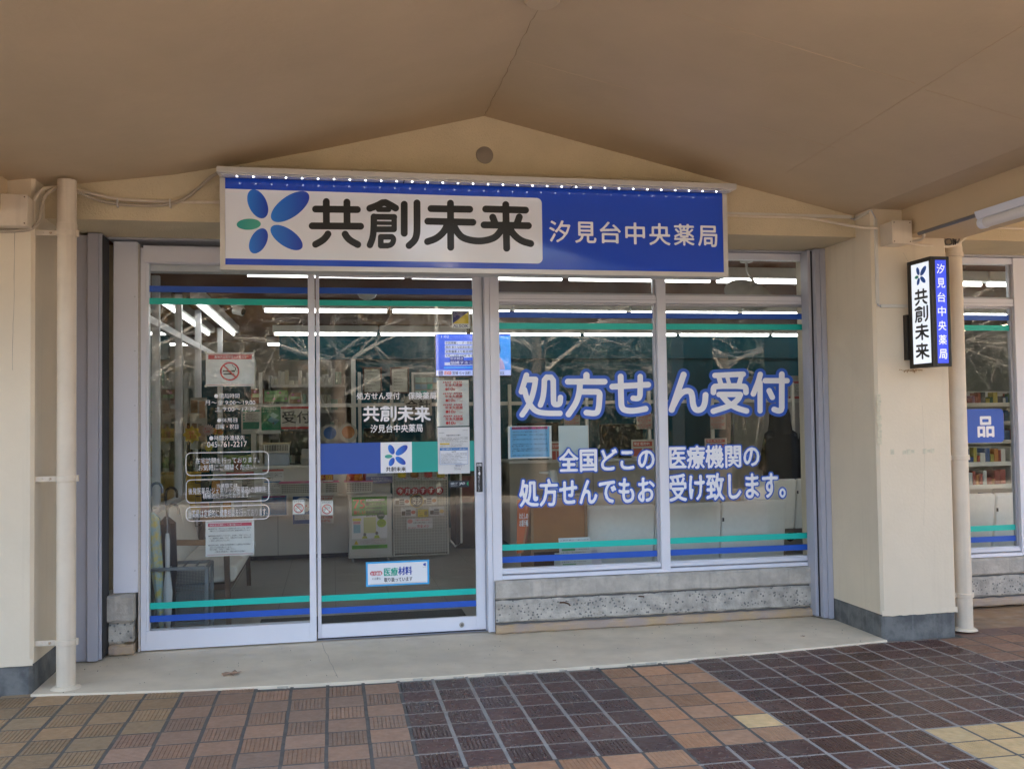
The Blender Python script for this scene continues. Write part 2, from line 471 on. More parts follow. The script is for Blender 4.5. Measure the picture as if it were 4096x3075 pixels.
# second pavement field further out, in front of the arcade
tag(obj('forecourt', MB().box(-40, 40, -8.0, -3.2, -.04, -.012).mesh('forecourt', mat('forecourt_paving', (.27, .19, .14), .7, var=.2, vscale=2))), kind='structure')
EDGE = [(-2.03, .205), (-1.6, .145), (-1.1, .09), (-.5, .055), (.2, .04), (1.0, .04), (1.7, .065), (2.3, .105), (2.8, .155), (3.235, .21)]
slab = MB().prism(EDGE+[(3.225, 1.3), (-2.03, 1.3)], 'z', -.05, .012)
tag(obj('entrance_slab', slab.mesh('entrance_slab', SLABM, bevel=.004)), kind='structure')
# rough mortar line where the slab meets the tiles
mr = MB(); rr = random.Random(3); xx = -1.6
def edge_y(x): return float(np.interp(x, [q[0] for q in EDGE], [q[1] for q in EDGE]))
while xx < 2.2:
    L = rr.uniform(.02, .09); h = rr.uniform(.002, .007)
    if rr.random() < .3: mr.prism([(xx, edge_y(xx)+.004), (xx+L*.3, edge_y(xx)-rr.uniform(.004, .014)), (xx+L*.8, edge_y(xx+L)-rr.uniform(.003, .012)), (xx+L, edge_y(xx+L)+.004)], 'z', -.006, h)
    xx += L*rr.uniform(.8, 1.1)
tag(obj('mortar_edge', mr.mesh('mortar_edge', mat('mortar', (.50, .45, .36), .9, var=.3, vscale=30, bump=.5, bscale=150))), kind='structure')
tag(obj('side_bay_floor', MB().box(3.79, 9.6, .30, 1.3, -.05, -.001).mesh('side_bay_floor', mat('rust_screed', (.36, .235, .135), .5, col2=(.24, .175, .125), vscale=3.5, rvar=.15))), kind='structure')

# ================================================================== the building
B = thing('shop_building', 'cream arcade shop building with folded canopy ceiling and square pillars', 'building', (0.6, 4, 0))
def pillar(x0, x1, lab=None):
    c = .018; y0, y1 = .25, 1.32
    sh = [(x0+c, y0), (x1-c, y0), (x1, y0+c), (x1, y1), (x0, y1), (x0, y0+c)]
    o = part(B, 'pillar', MB().prism(sh, 'z', .168, 2.99), CREAM)
    i = .004
    part(o, 'plinth', MB().prism([(x0+c+i, y0+i), (x1-c-i, y0+i), (x1-i, y0+c+i), (x1-i, y1-.001), (x0+i, y1-.001), (x0+i, y0+c+i)], 'z', -.05, .164), PLINTH, bevel=.004)
    # crooked bottom edge of the paint coat
    e = MB(); rr = random.Random(int(x0*100)); n = 22
    pts = [(x0+(x1-x0)*t/n, y0-.0022) for t in range(n+1)]
    vs = []
    for (x, y) in pts: vs += [(x, y, .196), (x, y-.002, .160+rr.uniform(-.004, .004)), (x, y+.006, .158)]
    e.add(vs, [q for t in range(n) for q in ((3*t, 3*t+1, 3*t+4, 3*t+3), (3*t+1, 3*t+2, 3*t+5, 3*t+4))])
    part(o, 'paint_edge', e, CREAM)
    return o
pL = pillar(-2.72, -2.03); pR = pillar(3.225, 3.785); pillar(9.15, 9.71); pillar(-8.65, -8.0)
# scuffed corner and tape remains on the right pillar
RES = mat('old_tape', (.63, .57, .41), .6, var=.25, vscale=40)
sc_ = MB(); rr = random.Random(11)
for z in np.arange(1.30, 1.62, .02): sc_.box(3.2385-.006-rr.uniform(0, .012), 3.25+rr.uniform(0, .012), .2465, .2478, z, z+.0185)
for x in np.arange(3.32, 3.62, .03):
    if rr.random() < .8: sc_.box(x, x+.026, .2474, .2486, 1.235+rr.uniform(-.006, .006), 1.262+rr.uniform(-.006, .006))
part(pR, 'tape_remains', sc_, RES)['kind'] = 'stuff'
# canopy: folded plates, one ridge per bay
HB = [(-2.95, -.43, 2.90), ]
def fold(cx):
    return [(cx-2.95, 2.885), (cx-2.48, 2.945), (cx-1.92, 3.02), (cx-1.49, 3.105), (cx-1.02, 3.213), (cx, 3.468), (cx+1.47, 3.134), (cx+2.57, 2.892)]
PROF = fold(.617-5.93)+fold(.617)+fold(.617+5.93)+[(9.5+.0, 2.86)]
YC = -2.7
cm = MB(); n = len(PROF); ys = [1.0, .2, -.8, -1.6, -2.2, YC]
vs = [(x, y, z) for y in ys for (x, z) in PROF]
cm.add(vs, [(r*n+i, r*n+i+1, (r+1)*n+i+1, (r+1)*n+i) for r in range(len(ys)-1) for i in range(n-1)])
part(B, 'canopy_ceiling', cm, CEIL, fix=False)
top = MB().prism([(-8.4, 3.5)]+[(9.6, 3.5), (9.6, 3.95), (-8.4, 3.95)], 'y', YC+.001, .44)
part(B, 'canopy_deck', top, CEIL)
fa = MB(); fp = list(PROF)
fa.prism([(PROF[0][0], 3.96)]+[(x, z-.06) for x, z in PROF]+[(PROF[-1][0], 3.96)], 'y', YC-.12, YC)
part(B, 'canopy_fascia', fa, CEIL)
for x0, x1 in ((3.45, 3.90), (-2.62, -2.17), (9.38, 9.83), (-8.55, -8.1)):
    part(B, 'canopy_beam', MB().box(x0, x1, YC+.01, .249, 2.70, 2.98), CEIL, bevel=.008)
    part(B, 'arcade_post', MB().box(x0+.05, x1-.05, YC-.02, YC+.38, -.05, 2.70), CREAM, bevel=.01)
def gable(x0, x1, y0, y1, zb):
    P = [p for p in PROF if x0 < p[0] < x1]
    def zi(x):
        for (a, b), (c, d) in zip(PROF[:-1], PROF[1:]):
            if a <= x <= c: return b+(d-b)*(x-a)/(c-a)
    return MB().prism([(x0, zb)]+[(x1, zb), (x1, zi(x1)+.03)]+[(p[0], p[1]+.03) for p in reversed(P)]+[(x0, zi(x0)+.03)], 'y', y0, y1)
part(B, 'gable_wall', gable(-2.2, 3.4, .45, 1.02, 2.735), STUCCO)
part(B, 'gable_wall', gable(3.7, 9.2, .45, 1.02, 2.735), STUCCO)
part(B, 'side_bay_wall', MB().box(-8.0, -2.72, .6, .9, -.05, 3.45), CREAM)
part(B, 'unseen_upper_block', MB().prism([(-8.4, 3.47), (9.6, 3.47), (9.6, 6.7), (-8.4, 6.7)], 'y', .46, 10.2), CREAM)  # unseen upper volume, height set so its shadow covers the forecourt
# shell of the shop
IW = mat('shop_wall', (.36, .34, .30), .7, var=.05)
TEAL = mat('teal_wall', (.006, .062, .088), .7, spec=.15, var=.08)
WOODC = mat('shop_ceiling', (.17, .056, .022), .7, spec=.15, var=.18, vscale=3, stretch=(.4, 6, 1))
FLM = mat('shop_floor', (.36, .34, .30), .30, var=.04, vscale=2.2)
part(B, 'shop_ceiling', MB().box(-1.95, 9.1, 1.03, 9.8, 2.74, 2.80), WOODC)
part(B, 'shop_wall', MB().box(-2.05, -1.80, 1.34, 9.8, 0, 2.735), IW)
part(B, 'shop_wall', MB().box(9.10, 9.3, 1.34, 9.8, 0, 2.735), IW)
part(B, 'shop_wall', MB().box(-3.4, 9.09, 9.6, 9.8, 0, 2.735), IW)
fl = part(B, 'shop_floor', MB().box(-1.79, 9.09, 1.305, 9.59, -.05, .019), FLM)
ti = MB()
for x in np.arange(-1.7, 9, .45): ti.box(x, x+.006, 1.31, 9.5, .0188, .0200)
for y in np.arange(1.6, 9.4, .45): ti.box(-1.78, 9.0, y, y+.006, .0188, .0197)
part(fl, 'floor_joint', ti, mat('floor_joint', (.30, .29, .26), .5))
part(B, 'teal_bulkhead', MB().box(-1.05, 9.0, 7.4, 7.55, 2.33, 2.735), TEAL)
# low wall under the windows: three weathered courses
PEB = None
def pebble_mat():
    m = bpy.data.materials.new('exposed_aggregate'); m.use_nodes = True; nt = m.node_tree; b = nt.nodes['Principled BSDF']; L = nt.links.new
    g = N(nt, 'ShaderNodeNewGeometry')
    vo = N(nt, 'ShaderNodeTexVoronoi'); vo.inputs['Scale'].default_value = 46; vo.inputs['Randomness'].default_value = 1; L(g.outputs['Position'], vo.inputs['Vector'])
    cr = N(nt, 'ShaderNodeMapRange'); cr.inputs[1].default_value = .30; cr.inputs[2].default_value = .36; cr.inputs[3].default_value = 1; cr.inputs[4].default_value = 0
    L(vo.outputs['Distance'], cr.inputs[0])
    wn = N(nt, 'ShaderNodeMapRange'); wn.inputs[1].default_value = .58; wn.inputs[2].default_value = .6; L(vo.outputs['Color'], wn.inputs[0])
    ml = N(nt, 'ShaderNodeMath', operation='MULTIPLY'); L(cr.outputs[0], ml.inputs[0]); L(wn.outputs[0], ml.inputs[1])
    n = N(nt, 'ShaderNodeTexNoise'); n.inputs['Scale'].default_value = 12; n.inputs['Detail'].default_value = 8; L(g.outputs['Position'], n.inputs['Vector'])
    r1 = N(nt, 'ShaderNodeValToRGB'); r1.color_ramp.elements[0].color = (.30, .275, .24, 1); r1.color_ramp.elements[1].color = (.55, .51, .44, 1)
    r1.color_ramp.elements[0].position = .3; r1.color_ramp.elements[1].position = .65; L(n.outputs[0], r1.inputs[0])
    r2 = N(nt, 'ShaderNodeMix', data_type='RGBA'); L(vo.outputs['Color'], r2.inputs[0]); r2.inputs[6].default_value = (.05, .055, .055, 1); r2.inputs[7].default_value = (.22, .22, .21, 1)
    mx = N(nt, 'ShaderNodeMix', data_type='RGBA'); L(ml.outputs[0], mx.inputs[0]); L(r1.outputs[0], mx.inputs[6]); L(r2.outputs[2], mx.inputs[7])
    L(mx.outputs[2], b.inputs['Base Color']); b.inputs['Roughness'].default_value = .8
    n2 = N(nt, 'ShaderNodeTexNoise'); n2.inputs['Scale'].default_value = 70; n2.inputs['Detail'].default_value = 6; L(g.outputs['Position'], n2.inputs['Vector'])
    ad = N(nt, 'ShaderNodeMath', operation='MULTIPLY_ADD'); L(ml.outputs[0], ad.inputs[0]); ad.inputs[1].default_value = .5; L(n2.outputs[0], ad.inputs[2])
    bp = N(nt, 'ShaderNodeBump'); bp.inputs['Strength'].default_value = .7; bp.inputs['Distance'].default_value = .012; L(ad.outputs[0], bp.inputs['Height']); L(bp.outputs[0], b.inputs['Normal'])
    return m
AGG = pebble_mat()
PINK = mat('washed_kerb', (.42, .33, .27), .85, col2=(.50, .36, .21), vscale=5, bump=.6, bscale=220)
def rough_course(x0, x1, z0, z1, y, seed, amp=.004):
    rr = random.Random(seed); n = max(4, int((x1-x0)/.05)); vs = []; rows = [(z0, .012), (z0+.012, .0), (z1-.016, .0), (z1, .014)]
    for i in range(n+1):
        x = x0+(x1-x0)*i/n
        for (z, dy) in rows: vs.append((x, y+dy+rr.uniform(-amp, amp)*.5, z+rr.uniform(-amp, amp)))
        vs.append((x, y+.25, z1)); vs.append((x, y+.25, z0))
    m = MB(); k = 6
    m.add(vs, [(i*k+a, (i+1)*k+a, (i+1)*k+(a+1) % k, i*k+(a+1) % k) for i in range(n) for a in range(k)]+[tuple(range(k)), tuple(n*k+a for a in reversed(range(k)))])
    return m
for (x0, x1, s) in ((.745, 3.12, 1), (3.80, 5.2, 5)):
    part(B, 'concrete_course', rough_course(x0, x1, .252, .378, 1.00, s, .002), CONC)
    part(B, 'concrete_course', rough_course(x0, x1, .088, .240, 1.00, s+1, .004), AGG)
    part(B, 'concrete_course', rough_course(x0, x1, .015, .074, .985, s+2, .003), PINK)
    part(B, 'course_joint', MB().box(x0, x1, 1.022, 1.2, .01, .376), mat('course_joint', (.13, .125, .12), .9))
    part(B, 'wall_infill', MB().box(x0, x1+.1, 1.2, 1.30, .01, .40), IW)
# rusty bits left in the concrete
RUST = mat('rusty_bar', (.09, .045, .025), .9)
part(B, 'rusty_bar', MB().tube([(1.20, .998, .212), (1.235, .995, .211), (1.262, .994, .202), (1.275, .995, .188)], .0055, 6), RUST, smooth=True)
part(B, 'rusty_bar', MB().tube([(1.78, .998, .227), (1.82, .997, .224)], .005, 6), RUST, smooth=True)
# broken end of the low wall beside the door
part(B, 'wall_stub', rough_course(-1.83, -1.638, .235, .405, .97, 21, .006), CONC)
part(B, 'wall_stub', rough_course(-1.79, -1.645, .095, .226, .99, 22, .008), AGG)
part(B, 'wall_stub', rough_course(-1.79, -1.640, .018, .088, .985, 23, .006), PINK)

# panel joints showing through the canopy paint (right slope), hairline cracks on the left pillar
def on_slope(u, v):
    d = ray(u, v); k = (3.468-3.134)/1.47            # z = 3.468 - k (x - .617)
    t = (3.468-k*(CAM[0]-.617)-CAM[2])/(d[2]+k*d[0]); p = CAM+t*d
    return Vector(p)
JT = mat('joint_filler', (.62, .46, .29), .6)
for (a, b) in (((2733, 55), (3660, 335)), ((4096, 102), (3140, 695)), ((2104, 245), (2530, 361)), ((3048, 510), (3335, 593)), ((3700, 360), (4096, 480))):
    p, q = on_slope(*a), on_slope(*b); n_ = Vector((.2217, 0, .975)); s_ = (q-p).normalized().cross(n_).normalized()*.0014
    o_ = -n_*.0012
    part(B, 'panel_joint', MB().add([p-s_+o_, p+s_+o_, q+s_+o_, q-s_+o_, p-s_, p+s_, q+s_, q-s_], [(0, 1, 2, 3), (0, 1, 5, 4), (2, 3, 7, 6), (0, 3, 7, 4), (1, 2, 6, 5)]), JT, fix=False)
CRK = mat('hairline_crack', (.22, .18, .14), .9)
def crack(pts, y, w):
    P = []; rr = random.Random(len(pts)); m = MB()
    for (a, b), (c, d) in zip(pts[:-1], pts[1:]):
        for i in range(5): P.append((a+(c-a)*i/5+rr.uniform(-1.5, 1.5), b+(d-b)*i/5))
    P.append(pts[-1]); Q = [at(u, v, y) for u, v in P]
    m.add([q for (x, z) in Q for q in ((x-w*rr.uniform(.3, 1), y-.0007, z), (x+w*rr.uniform(.3, 1), y-.0007, z))], [(2*i, 2*i+1, 2*i+3, 2*i+2) for i in range(len(Q)-1)])
    part(pL if pts[0][0] < 2000 else pR, 'crack', m, CRK, fix=False)
crack([(60, 930), (57, 1150), (52, 1330), (50, 1480)], .2495, .0012); crack([(3612, 1010), (3640, 1060), (3655, 1080)], .2495, .0008)
crack([(3690, 1620), (3700, 1900), (3695, 2100)], .2495, .0004)
# grit on the slab
gt = MB(); rr = random.Random(77)
for i in range(150):
    x, y = rr.uniform(-1.9, 3.1), rr.uniform(.12, 1.0); s = rr.uniform(.0015, .0045); gt.box(x, x+s, y, y+s*1.4, .0122, .0122+s*.6)
tag(obj('grit', gt.mesh('grit', mat('grit', (.12, .09, .06), .9), fix=False)), kind='stuff')['label'] = 'dark grit scattered on the entrance slab'
bpy.data.objects['grit']['category'] = 'grit'

rr = random.Random(31); cv = []; yq = .44  # crack line along the ridge, painted dark to sharpen the evenly shaded fold
while yq > -1.6:
    cv.append((.617+rr.uniform(-.006, .006), yq, rr.uniform(.0008, .0025))); yq -= rr.uniform(.03, .07)
part(B, 'ridge_crack_shade', MB().add([q for (x, y, w_) in cv for q in ((x-w_, y, 3.4655), (x+w_, y, 3.4655))], [(2*i, 2*i+1, 2*i+3, 2*i+2) for i in range(len(cv)-1)]), mat('ridge_crack_shade', (.34, .24, .15), .9), fix=False)

STN = mat('rust_stain', (.40, .25, .12), .8, var=.5, vscale=60)
st0 = MB(); rr = random.Random(8)
for i in range(16):
    x = 3.40+.011*i; L = rr.uniform(.004, .022)*(1.6 if 4 < i < 12 else .7); z = 1.80+rr.uniform(-.004, .004); st0.add([(x, .2472, z), (x+.010, .2472, z+.002), (x+.008, .2472, z-L), (x+.002, .2472, z-L)], [(0, 1, 2, 3)])
part(pR, 'rust_stain', st0, STN, fix=False)['kind'] = 'stuff'
sk_ = MB(); pts = [(-.445+rr.uniform(-.004, .004)+.01*i, 1.05-.09*i) for i in range(11)]
sk_.add([q for (x, y) in pts for q in ((x-.0008, y, .01235), (x+.0012, y, .01235))], [(2*i, 2*i+1, 2*i+3, 2*i+2) for i in range(10)])
tag(obj('slab_crack', sk_.mesh('slab_crack', CRK, fix=False), bpy.data.objects['entrance_slab']))
# damp, darker blotches trodden into the slab near the door
# ================================================================== shop front
def frame_rect(parent, name, x0, x1, z0, z1, y0, y1, wl, wr, wb, wt, m=ALU, bevel=.002):
    """four members butted end to end"""
    part(parent, name+'_stile', MB().box(x0, x0+wl, y0, y1, z0, z1), m, bevel=bevel)
    part(parent, name+'_stile', MB().box(x1-wr, x1, y0, y1, z0, z1), m, bevel=bevel)
    part(parent, name+'_rail', MB().box(x0+wl, x1-wr, y0+.0015, y1-.0015, z0, z0+wb), m, bevel=bevel)
    part(parent, name+'_rail', MB().box(x0+wl, x1-wr, y0+.0015, y1-.0015, z1-wt, z1), m, bevel=bevel)
VB = mat('blue_vinyl', (.018, .10, .50), .38); VT = mat('teal_vinyl', (.008, .52, .43), .38)
VBD = VB; VTD = VT
VW = mat('white_vinyl', (.86, .86, .88), .45)
def stripes(parent, x0, x1, y, zs):
    for (m, z0, z1, nm) in zs: part(parent, nm, MB().box(x0, x1, y-.0006, y, z0, z1), m)
ZS_HI = lambda a: [(VB, a+.066, a+.0985, 'blue_stripe'), (VT, a, a+.0335, 'teal_stripe')]
def zat(u, v, y): return at(u, v, y)[1]
# --- left grey panel and door head
part_ = thing('side_panel', 'pale lilac aluminium panel left of the glass door', 'panel', (-1.7, 1.06, .41))
part(part_, 'panel_sheet', MB().box(-1.775, -1.622, 1.05, 1.12, .408, 2.715), ALU, bevel=.003)
part(part_, 'sealant', MB().box(-1.621, -1.6115, 1.056, 1.12, .02, 2.70), mat('sealant', (.52, .47, .42), .7, var=.2, vscale=30))
for z in np.arange(.55, 2.7, .36): part(part_, 'screw', MB().lathe([(.004, 0), (.004, -.002), (.002, -.0035)], (-1.640, 1.0495, z), 8, 'y'), ALU2)
# --- fixed glass panel
FX0, FX1 = -1.610, -.478
fx = thing('fixed_glass_panel', 'tall fixed glass panel left of the sliding door with opening hours lettering', 'glass panel', (-1.05, 1.1, .02))
frame_rect(fx, 'frame', FX0, FX1, .021, 2.68, 1.075, 1.165, .034, .044, .125, .10)
part(fx, 'frame_stile', MB().box(FX0+.0345, FX0+.05, 1.085, 1.15, .147, 2.579), ALU, bevel=.001)
part(fx, 'head_cover', MB().box(FX0+.02, FX1-.01, 1.06, 1.0745, 2.585, 2.69), ALU, bevel=.002)
gx = part(fx, 'glass_pane', MB().box(FX0+.05, FX1-.044, 1.108, 1.114, .146, 2.58), GLASS)
GY = 1.1075
stripes(gx, FX0+.051, FX1-.046, GY, [(VB, zat(584, 1168, 1.11), zat(584, 1143, 1.11), 'blue_stripe'), (VT, zat(584, 1217, 1.11), zat(584, 1192, 1.11), 'teal_stripe'),
        (VT, zat(900, 2421, 1.11), zat(900, 2396, 1.11), 'teal_stripe'), (VB, zat(900, 2472, 1.11), zat(900, 2447, 1.11), 'blue_stripe')])
def letters(parent, lines, y, m, bold=.018, name='lettering', frame=True):
    """lines: (text, u0, u1, v0, v1): photo box of the ink"""
    mb = MB()
    for (t, u0, u1, v0, v1) in lines:
        x0, z1 = at(u0, v0, y); x1, z0 = at(u1, v1, y)
        g = .0006
        V, f = round_text(t, (x0+g, x1-g, z0+g, z1-g), .0009, wgt=(z1-z0)*bold*1.05, rnd=.0006); sheet(mb, V, f, y-.0008)
    o = part(parent, name, mb, m, fix=False); o['kind'] = 'stuff'; return o
S = .3733
def c3(a, b): return 560+a*S, 1380+b*S
def ln(t, a0, a1, b0, b1):
    u0, v0 = c3(a0, b0); u1, v1 = c3(a1, b1); return (t, u0, u1, v0, v1)
letters(gx, [ln('●開局時間', 795, 1068, 518, 570), ln('月〜金 9:00〜19:00', 695, 1236, 588, 640), ln('土 9:00〜17:30', 802, 1238, 656, 708),
             ln('●休局日', 826, 1042, 780, 828), ln('日曜・祝日', 812, 1054, 848, 898), ln('●時間外連絡先', 742, 1124, 968, 1018)], GY, VW, bold=.02)
letters(gx, [ln('045-761-2217', 720, 1146, 1034, 1088)], GY, VW, bold=.012)
letters(gx, [ln('在宅訪問を行っております。', 594, 1280, 1208, 1258), ln('お気軽にご相談ください。', 624, 1256, 1282, 1332)], GY, VW, bold=.02)
letters(gx, [ln('当薬局では,', 820, 1056, 1482, 1526), ln('後発医薬品(ジェネリック医薬品)の調剤を', 518, 1356, 1530, 1588), ln('積極的に行っております。', 672, 1188, 1588, 1634)], GY, VW, bold=.010)
S5 = .4214
def c5(a, b): return 560+a*S5, 1940+b*S5
u0, v0 = c5(458, 235); u1, v1 = c5(1212, 290)
letters(gx, [('当薬局は定期的に健康相談を行っております。', u0, u1, v0, v1)], GY, VW, bold=.010)
def ring_sheet(x0, x1, z0, z1, r, w, y):
    a = rrect(x0, x1, z0, z1, r, 5); b = rrect(x0+w, x1-w, z0+w, z1-w, max(.001, r-w), 5); n = len(a); m = MB()
    m.add([(p[0], y, p[1]) for p in a]+[(p[0], y, p[1]) for p in b], [(i, (i+1) % n, (i+1) % n+n, i+n) for i in range(n)])
    return m
for (p, q) in ((c3(488, 1152), c3(1382, 1380)), (c3(490, 1440), c3(1386, 1668)), (c5(436, 205), c5(1228, 320))):
    x0, z1 = at(p[0], p[1], GY); x1, z0 = at(q[0], q[1], GY)
    part(gx, 'lettering_border', ring_sheet(x0, x1, z0, z1, min(.035, (z1-z0)*.42), .0052, GY-.0008), VW, fix=False)
# --- sliding door leaf
SX0, SX1 = -.470, .690
sl = thing('sliding_door', 'automatic sliding glass door with blue and teal logo band', 'door', (.1, 1.15, .02))
frame_rect(sl, 'door', SX0, SX1, .030, 2.555, 1.112, 1.150, .024, .064, .092, .046)
part(sl, 'bottom_brush', MB().box(SX0, SX1, 1.116, 1.146, .0205, .0295), DARK)
gs = part(sl, 'glass_pane', MB().box(SX0+.024, SX1-.064, 1.128, 1.134, .122, 2.51), GLASS)
SY = 1.1275
lx, lz = at(1847, 2497, 1.112)
lk = part(sl, 'floor_lock', MB().lathe([(.0175, 0), (.0175, -.004), (.014, -.006), (.0135, -.005)], (lx, 1.1118, lz), 24, 'y'), mat('brushed_steel', (.45, .42, .38), .35, metal=.9), smooth=True)
part(lk, 'keyhole', MB().lathe([(.0045, 0), (.0045, -.002)], (lx, 1.1058, lz), 12, 'y'), DARK)
stripes(gs, SX0+.025, SX1-.065, SY, [(VB, zat(1280, 1174, SY), zat(1280, 1150, SY), 'blue_stripe'), (VT, zat(1280, 1222, SY), zat(1280, 1200, SY), 'teal_stripe'),
        (VT, zat(1600, 2390, SY), zat(1600, 2366, SY), 'teal_stripe'), (VB, zat(1600, 2439, SY), zat(1600, 2415, SY), 'blue_stripe')])
S4 = .3733
def c4(a, b): return 1240+a*S4, 1380+b*S4
zb0, zb1 = zat(*c4(600, 1375), SY), zat(*c4(600, 1045), SY)
xa = at(*c4(757, 1200), SY)[0]; xb = at(*c4(1092, 1200), SY)[0]
part(gs, 'blue_band', MB().box(SX0+.025, xa, SY-.0006, SY, zb0, zb1), mat('blue_band', (.02, .085, .40), .38))
part(gs, 'logo_square', MB().box(xa, xb, SY-.0006, SY, zb0, zb1), VW)
part(gs, 'teal_band', MB().box(xb, SX1-.065, SY-.0006, SY, zb0, zb1), mat('teal_band', (.012, .36, .31), .38))
letters(gs, [('処方せん受付', *[c4(498, 505)[0], c4(962, 505)[0], c4(0, 508)[1], c4(0, 580)[1]]), ('保険薬局', c4(1050, 0)[0], c4(1352, 0)[0], c4(0, 505)[1], c4(0, 580)[1]),
             ('汐見台中央薬局', c4(648, 0)[0], c4(1208, 0)[0], c4(0, 852)[1], c4(0, 930)[1])], SY, VW, bold=.02)
# touch switch on the door stile
tp = part(sl, 'touch_plate', MB().prism(rrect(*sorted((at(*c4(1780, 1300), 1.112)[0], at(*c4(1846, 1300), 1.112)[0])), zat(*c4(1800, 1572), 1.112), zat(*c4(1800, 1258), 1.112), .006), 'y', 1.106, 1.1115), mat('black_plastic', (.02, .022, .024), .4))
x0, z1 = at(*c4(1786, 1268), 1.106); x1, z0 = at(*c4(1840, 1296), 1.106)
mb = MB(); text_into(mb, '自動', (x0, x1, z0, z1), 1.1052, bold=.02)
x0, z1 = at(*c4(1802, 1304), 1.106); x1, z0 = at(*c4(1822, 1345), 1.106); text_into(mb, '手\nを', (x0, x1, z0, z1), 1.1052)
x0, z1 = at(*c4(1800, 1400), 1.106); x1, z0 = at(*c4(1822, 1562), 1.106); text_into(mb, '近\nづ\nけ\nて\nく\nだ\nさ\nい', (x0, x1, z0, z1), 1.1052)
x0, z1 = at(*c4(1800, 1352), 1.106); x1, z0 = at(*c4(1826, 1392), 1.106)
hx, hw = x0, x1-x0; hh = z1-z0
mb.add([(hx+hw*a, 1.1052, z0+hh*b) for a, b in ((.35, 0), (.8, 0), (.95, .35), (.95, .7), (.82, .72), (.8, .92), (.66, .95), (.6, 1), (.45, .98), (.4, .88), (.3, .85), (.28, .5), (.1, .62), (0, .5))], [tuple(range(14))])
part(tp, 'lettering', mb, VW, fix=False)['kind'] = 'stuff'
# --- door jamb between door and windows, and the head member over both
part(B, 'door_jamb', MB().box(.700, .735, 1.050, 1.20, .02, 2.72), ALU, bevel=.002)
part(B, 'door_jamb', MB().box(.7365, .803, 1.045, 1.20, .02, 2.72), ALU, bevel=.002)
part(B, 'door_jamb', MB().box(SX1+.001, .6995, 1.115, 1.19, .02, 2.72), GUIDE)
part(B, 'head_member', MB().box(-.474, .698, 1.060, 1.2, 2.566, 2.72), ALU, bevel=.002)
part(B, 'head_member', MB().box(-1.80, 3.16, 1.0, 1.28, 2.722, 2.7345), ALU2, bevel=.001)
part(B, 'threshold', MB().box(-.474, .699, 1.09, 1.24, .0195, .0204), GUIDE)
part(B, 'door_hanger', MB().box(FX0, SX1, 1.17, 1.28, 2.54, 2.715), ALU)
# --- windows
def window(name, label, xs, y=1.05, zsill=.386, ztop=2.72, lowfill=True):
    """xs: list of (x0, x1) lights"""
    X0, X1 = xs[0][0]-.0, xs[-1][1]
    t = thing(name, label, 'window', ((X0+X1)/2, y, zsill))
    zt0, zt1 = 2.338, 2.396
    part(t, 'window_sill', MB().prism([(y-.012, zsill-.004), (y+.14, zsill-.004), (y+.14, zsill+.028), (y-.0, zsill+.020)], 'x', X0, X1), ALU, bevel=.001)
    for i, (a, b) in enumerate(xs):
        # outer members of each light
        part(t, 'window_rail', MB().box(a, b, y+.012, y+.075, zsill+.030, zsill+.058), ALU, bevel=.002)
        part(t, 'window_rail', MB().box(a, b, y+.022, y+.075, zsill+.0585, zsill+.066), ALU)
        part(t, 'transom_bar', MB().box(a, b, y+.004, y+.08, zt0, zt1), ALU, bevel=.003)
        part(t, 'transom_bar', MB().box(a, b, y+.0, y+.03, zt0+.020, zt0+.0235), ALU2)
        part(t, 'head_rail', MB().box(a, b, y+.006, y+.08, 2.672, ztop), ALU, bevel=.002)
        part(t, 'bead', MB().box(b-.018, b-.0005, y+.026, y+.06, zsill+.067, zt0-.0005), ALU2, bevel=.002)
        part(t, 'bead', MB().box(b-.018, b-.0005, y+.026, y+.06, zt1+.0005, 2.6715), ALU2, bevel=.002)
        part(t, 'bead', MB().box(a, b-.0185, y+.030, y+.06, zt1+.0005, zt1+.016), ALU2, bevel=.002)
        part(t, 'bead', MB().box(a, b-.0185, y+.03, y+.06, zt0-.017, zt0-.0005), ALU2, bevel=.002)
        g = part(t, 'glass_pane', MB().box(a, b-.018, y+.040, y+.046, zsill+.066, zt0-.017), GLASS)
        part(t, 'glass_pane', MB().box(a, b-.018, y+.040, y+.046, zt1+.016, 2.672), glass_mat('dusty_glass', .045))
        g['_x'] = (a, b); gy = y+.0394
        stripes(g, a+.002, b-.0185, gy, [(VB, zat(2300, 1272, gy), zat(2300, 1249, gy), 'blue_stripe'), (VT, zat(2300, 1317, gy), zat(2300, 1293, gy), 'teal_stripe'),
                (VT, zat(2300, 2190, gy), zat(2300, 2166, gy), 'teal_stripe'), (VB, zat(2300, 2238, gy), zat(2300, 2214, gy), 'blue_stripe')])
    return t
WX = [(.804, 1.975), (2.045, 3.172)]
wn = window('shop_window', 'wide two-light shop window with blue-edged white lettering over a concrete base', WX)
part(wn, 'mullion', MB().box(1.9755, 2.0445, 1.045, 1.13, .386, 2.72), ALU, bevel=.002)
part(wn, 'frame_post', MB().box(3.1725, 3.215, 1.056, 1.13, .382, 2.72), ALU, bevel=.002)
w2 = window('shop_window', 'side bay window right of the pillar with blue sticker and drugstore shelves behind', [(3.86, 4.935)])
part(w2, 'frame_post', MB().box(4.936, 5.06, 1.045, 1.13, .386, 2.72), ALU, bevel=.002)
part(w2, 'frame_post', MB().box(3.80, 3.8595, 1.045, 1.13, .386, 2.72), ALU, bevel=.002)
w3 = window('shop_window', 'outermost shop window cut off by the right picture edge', [(5.062, 6.6), (6.66, 9.1)])
for g in [c for c in w3.children if c.name.startswith('x')]: pass
part(w3, 'frame_post', MB().box(6.601, 6.659, 1.045, 1.13, .386, 2.72), ALU, bevel=.002)
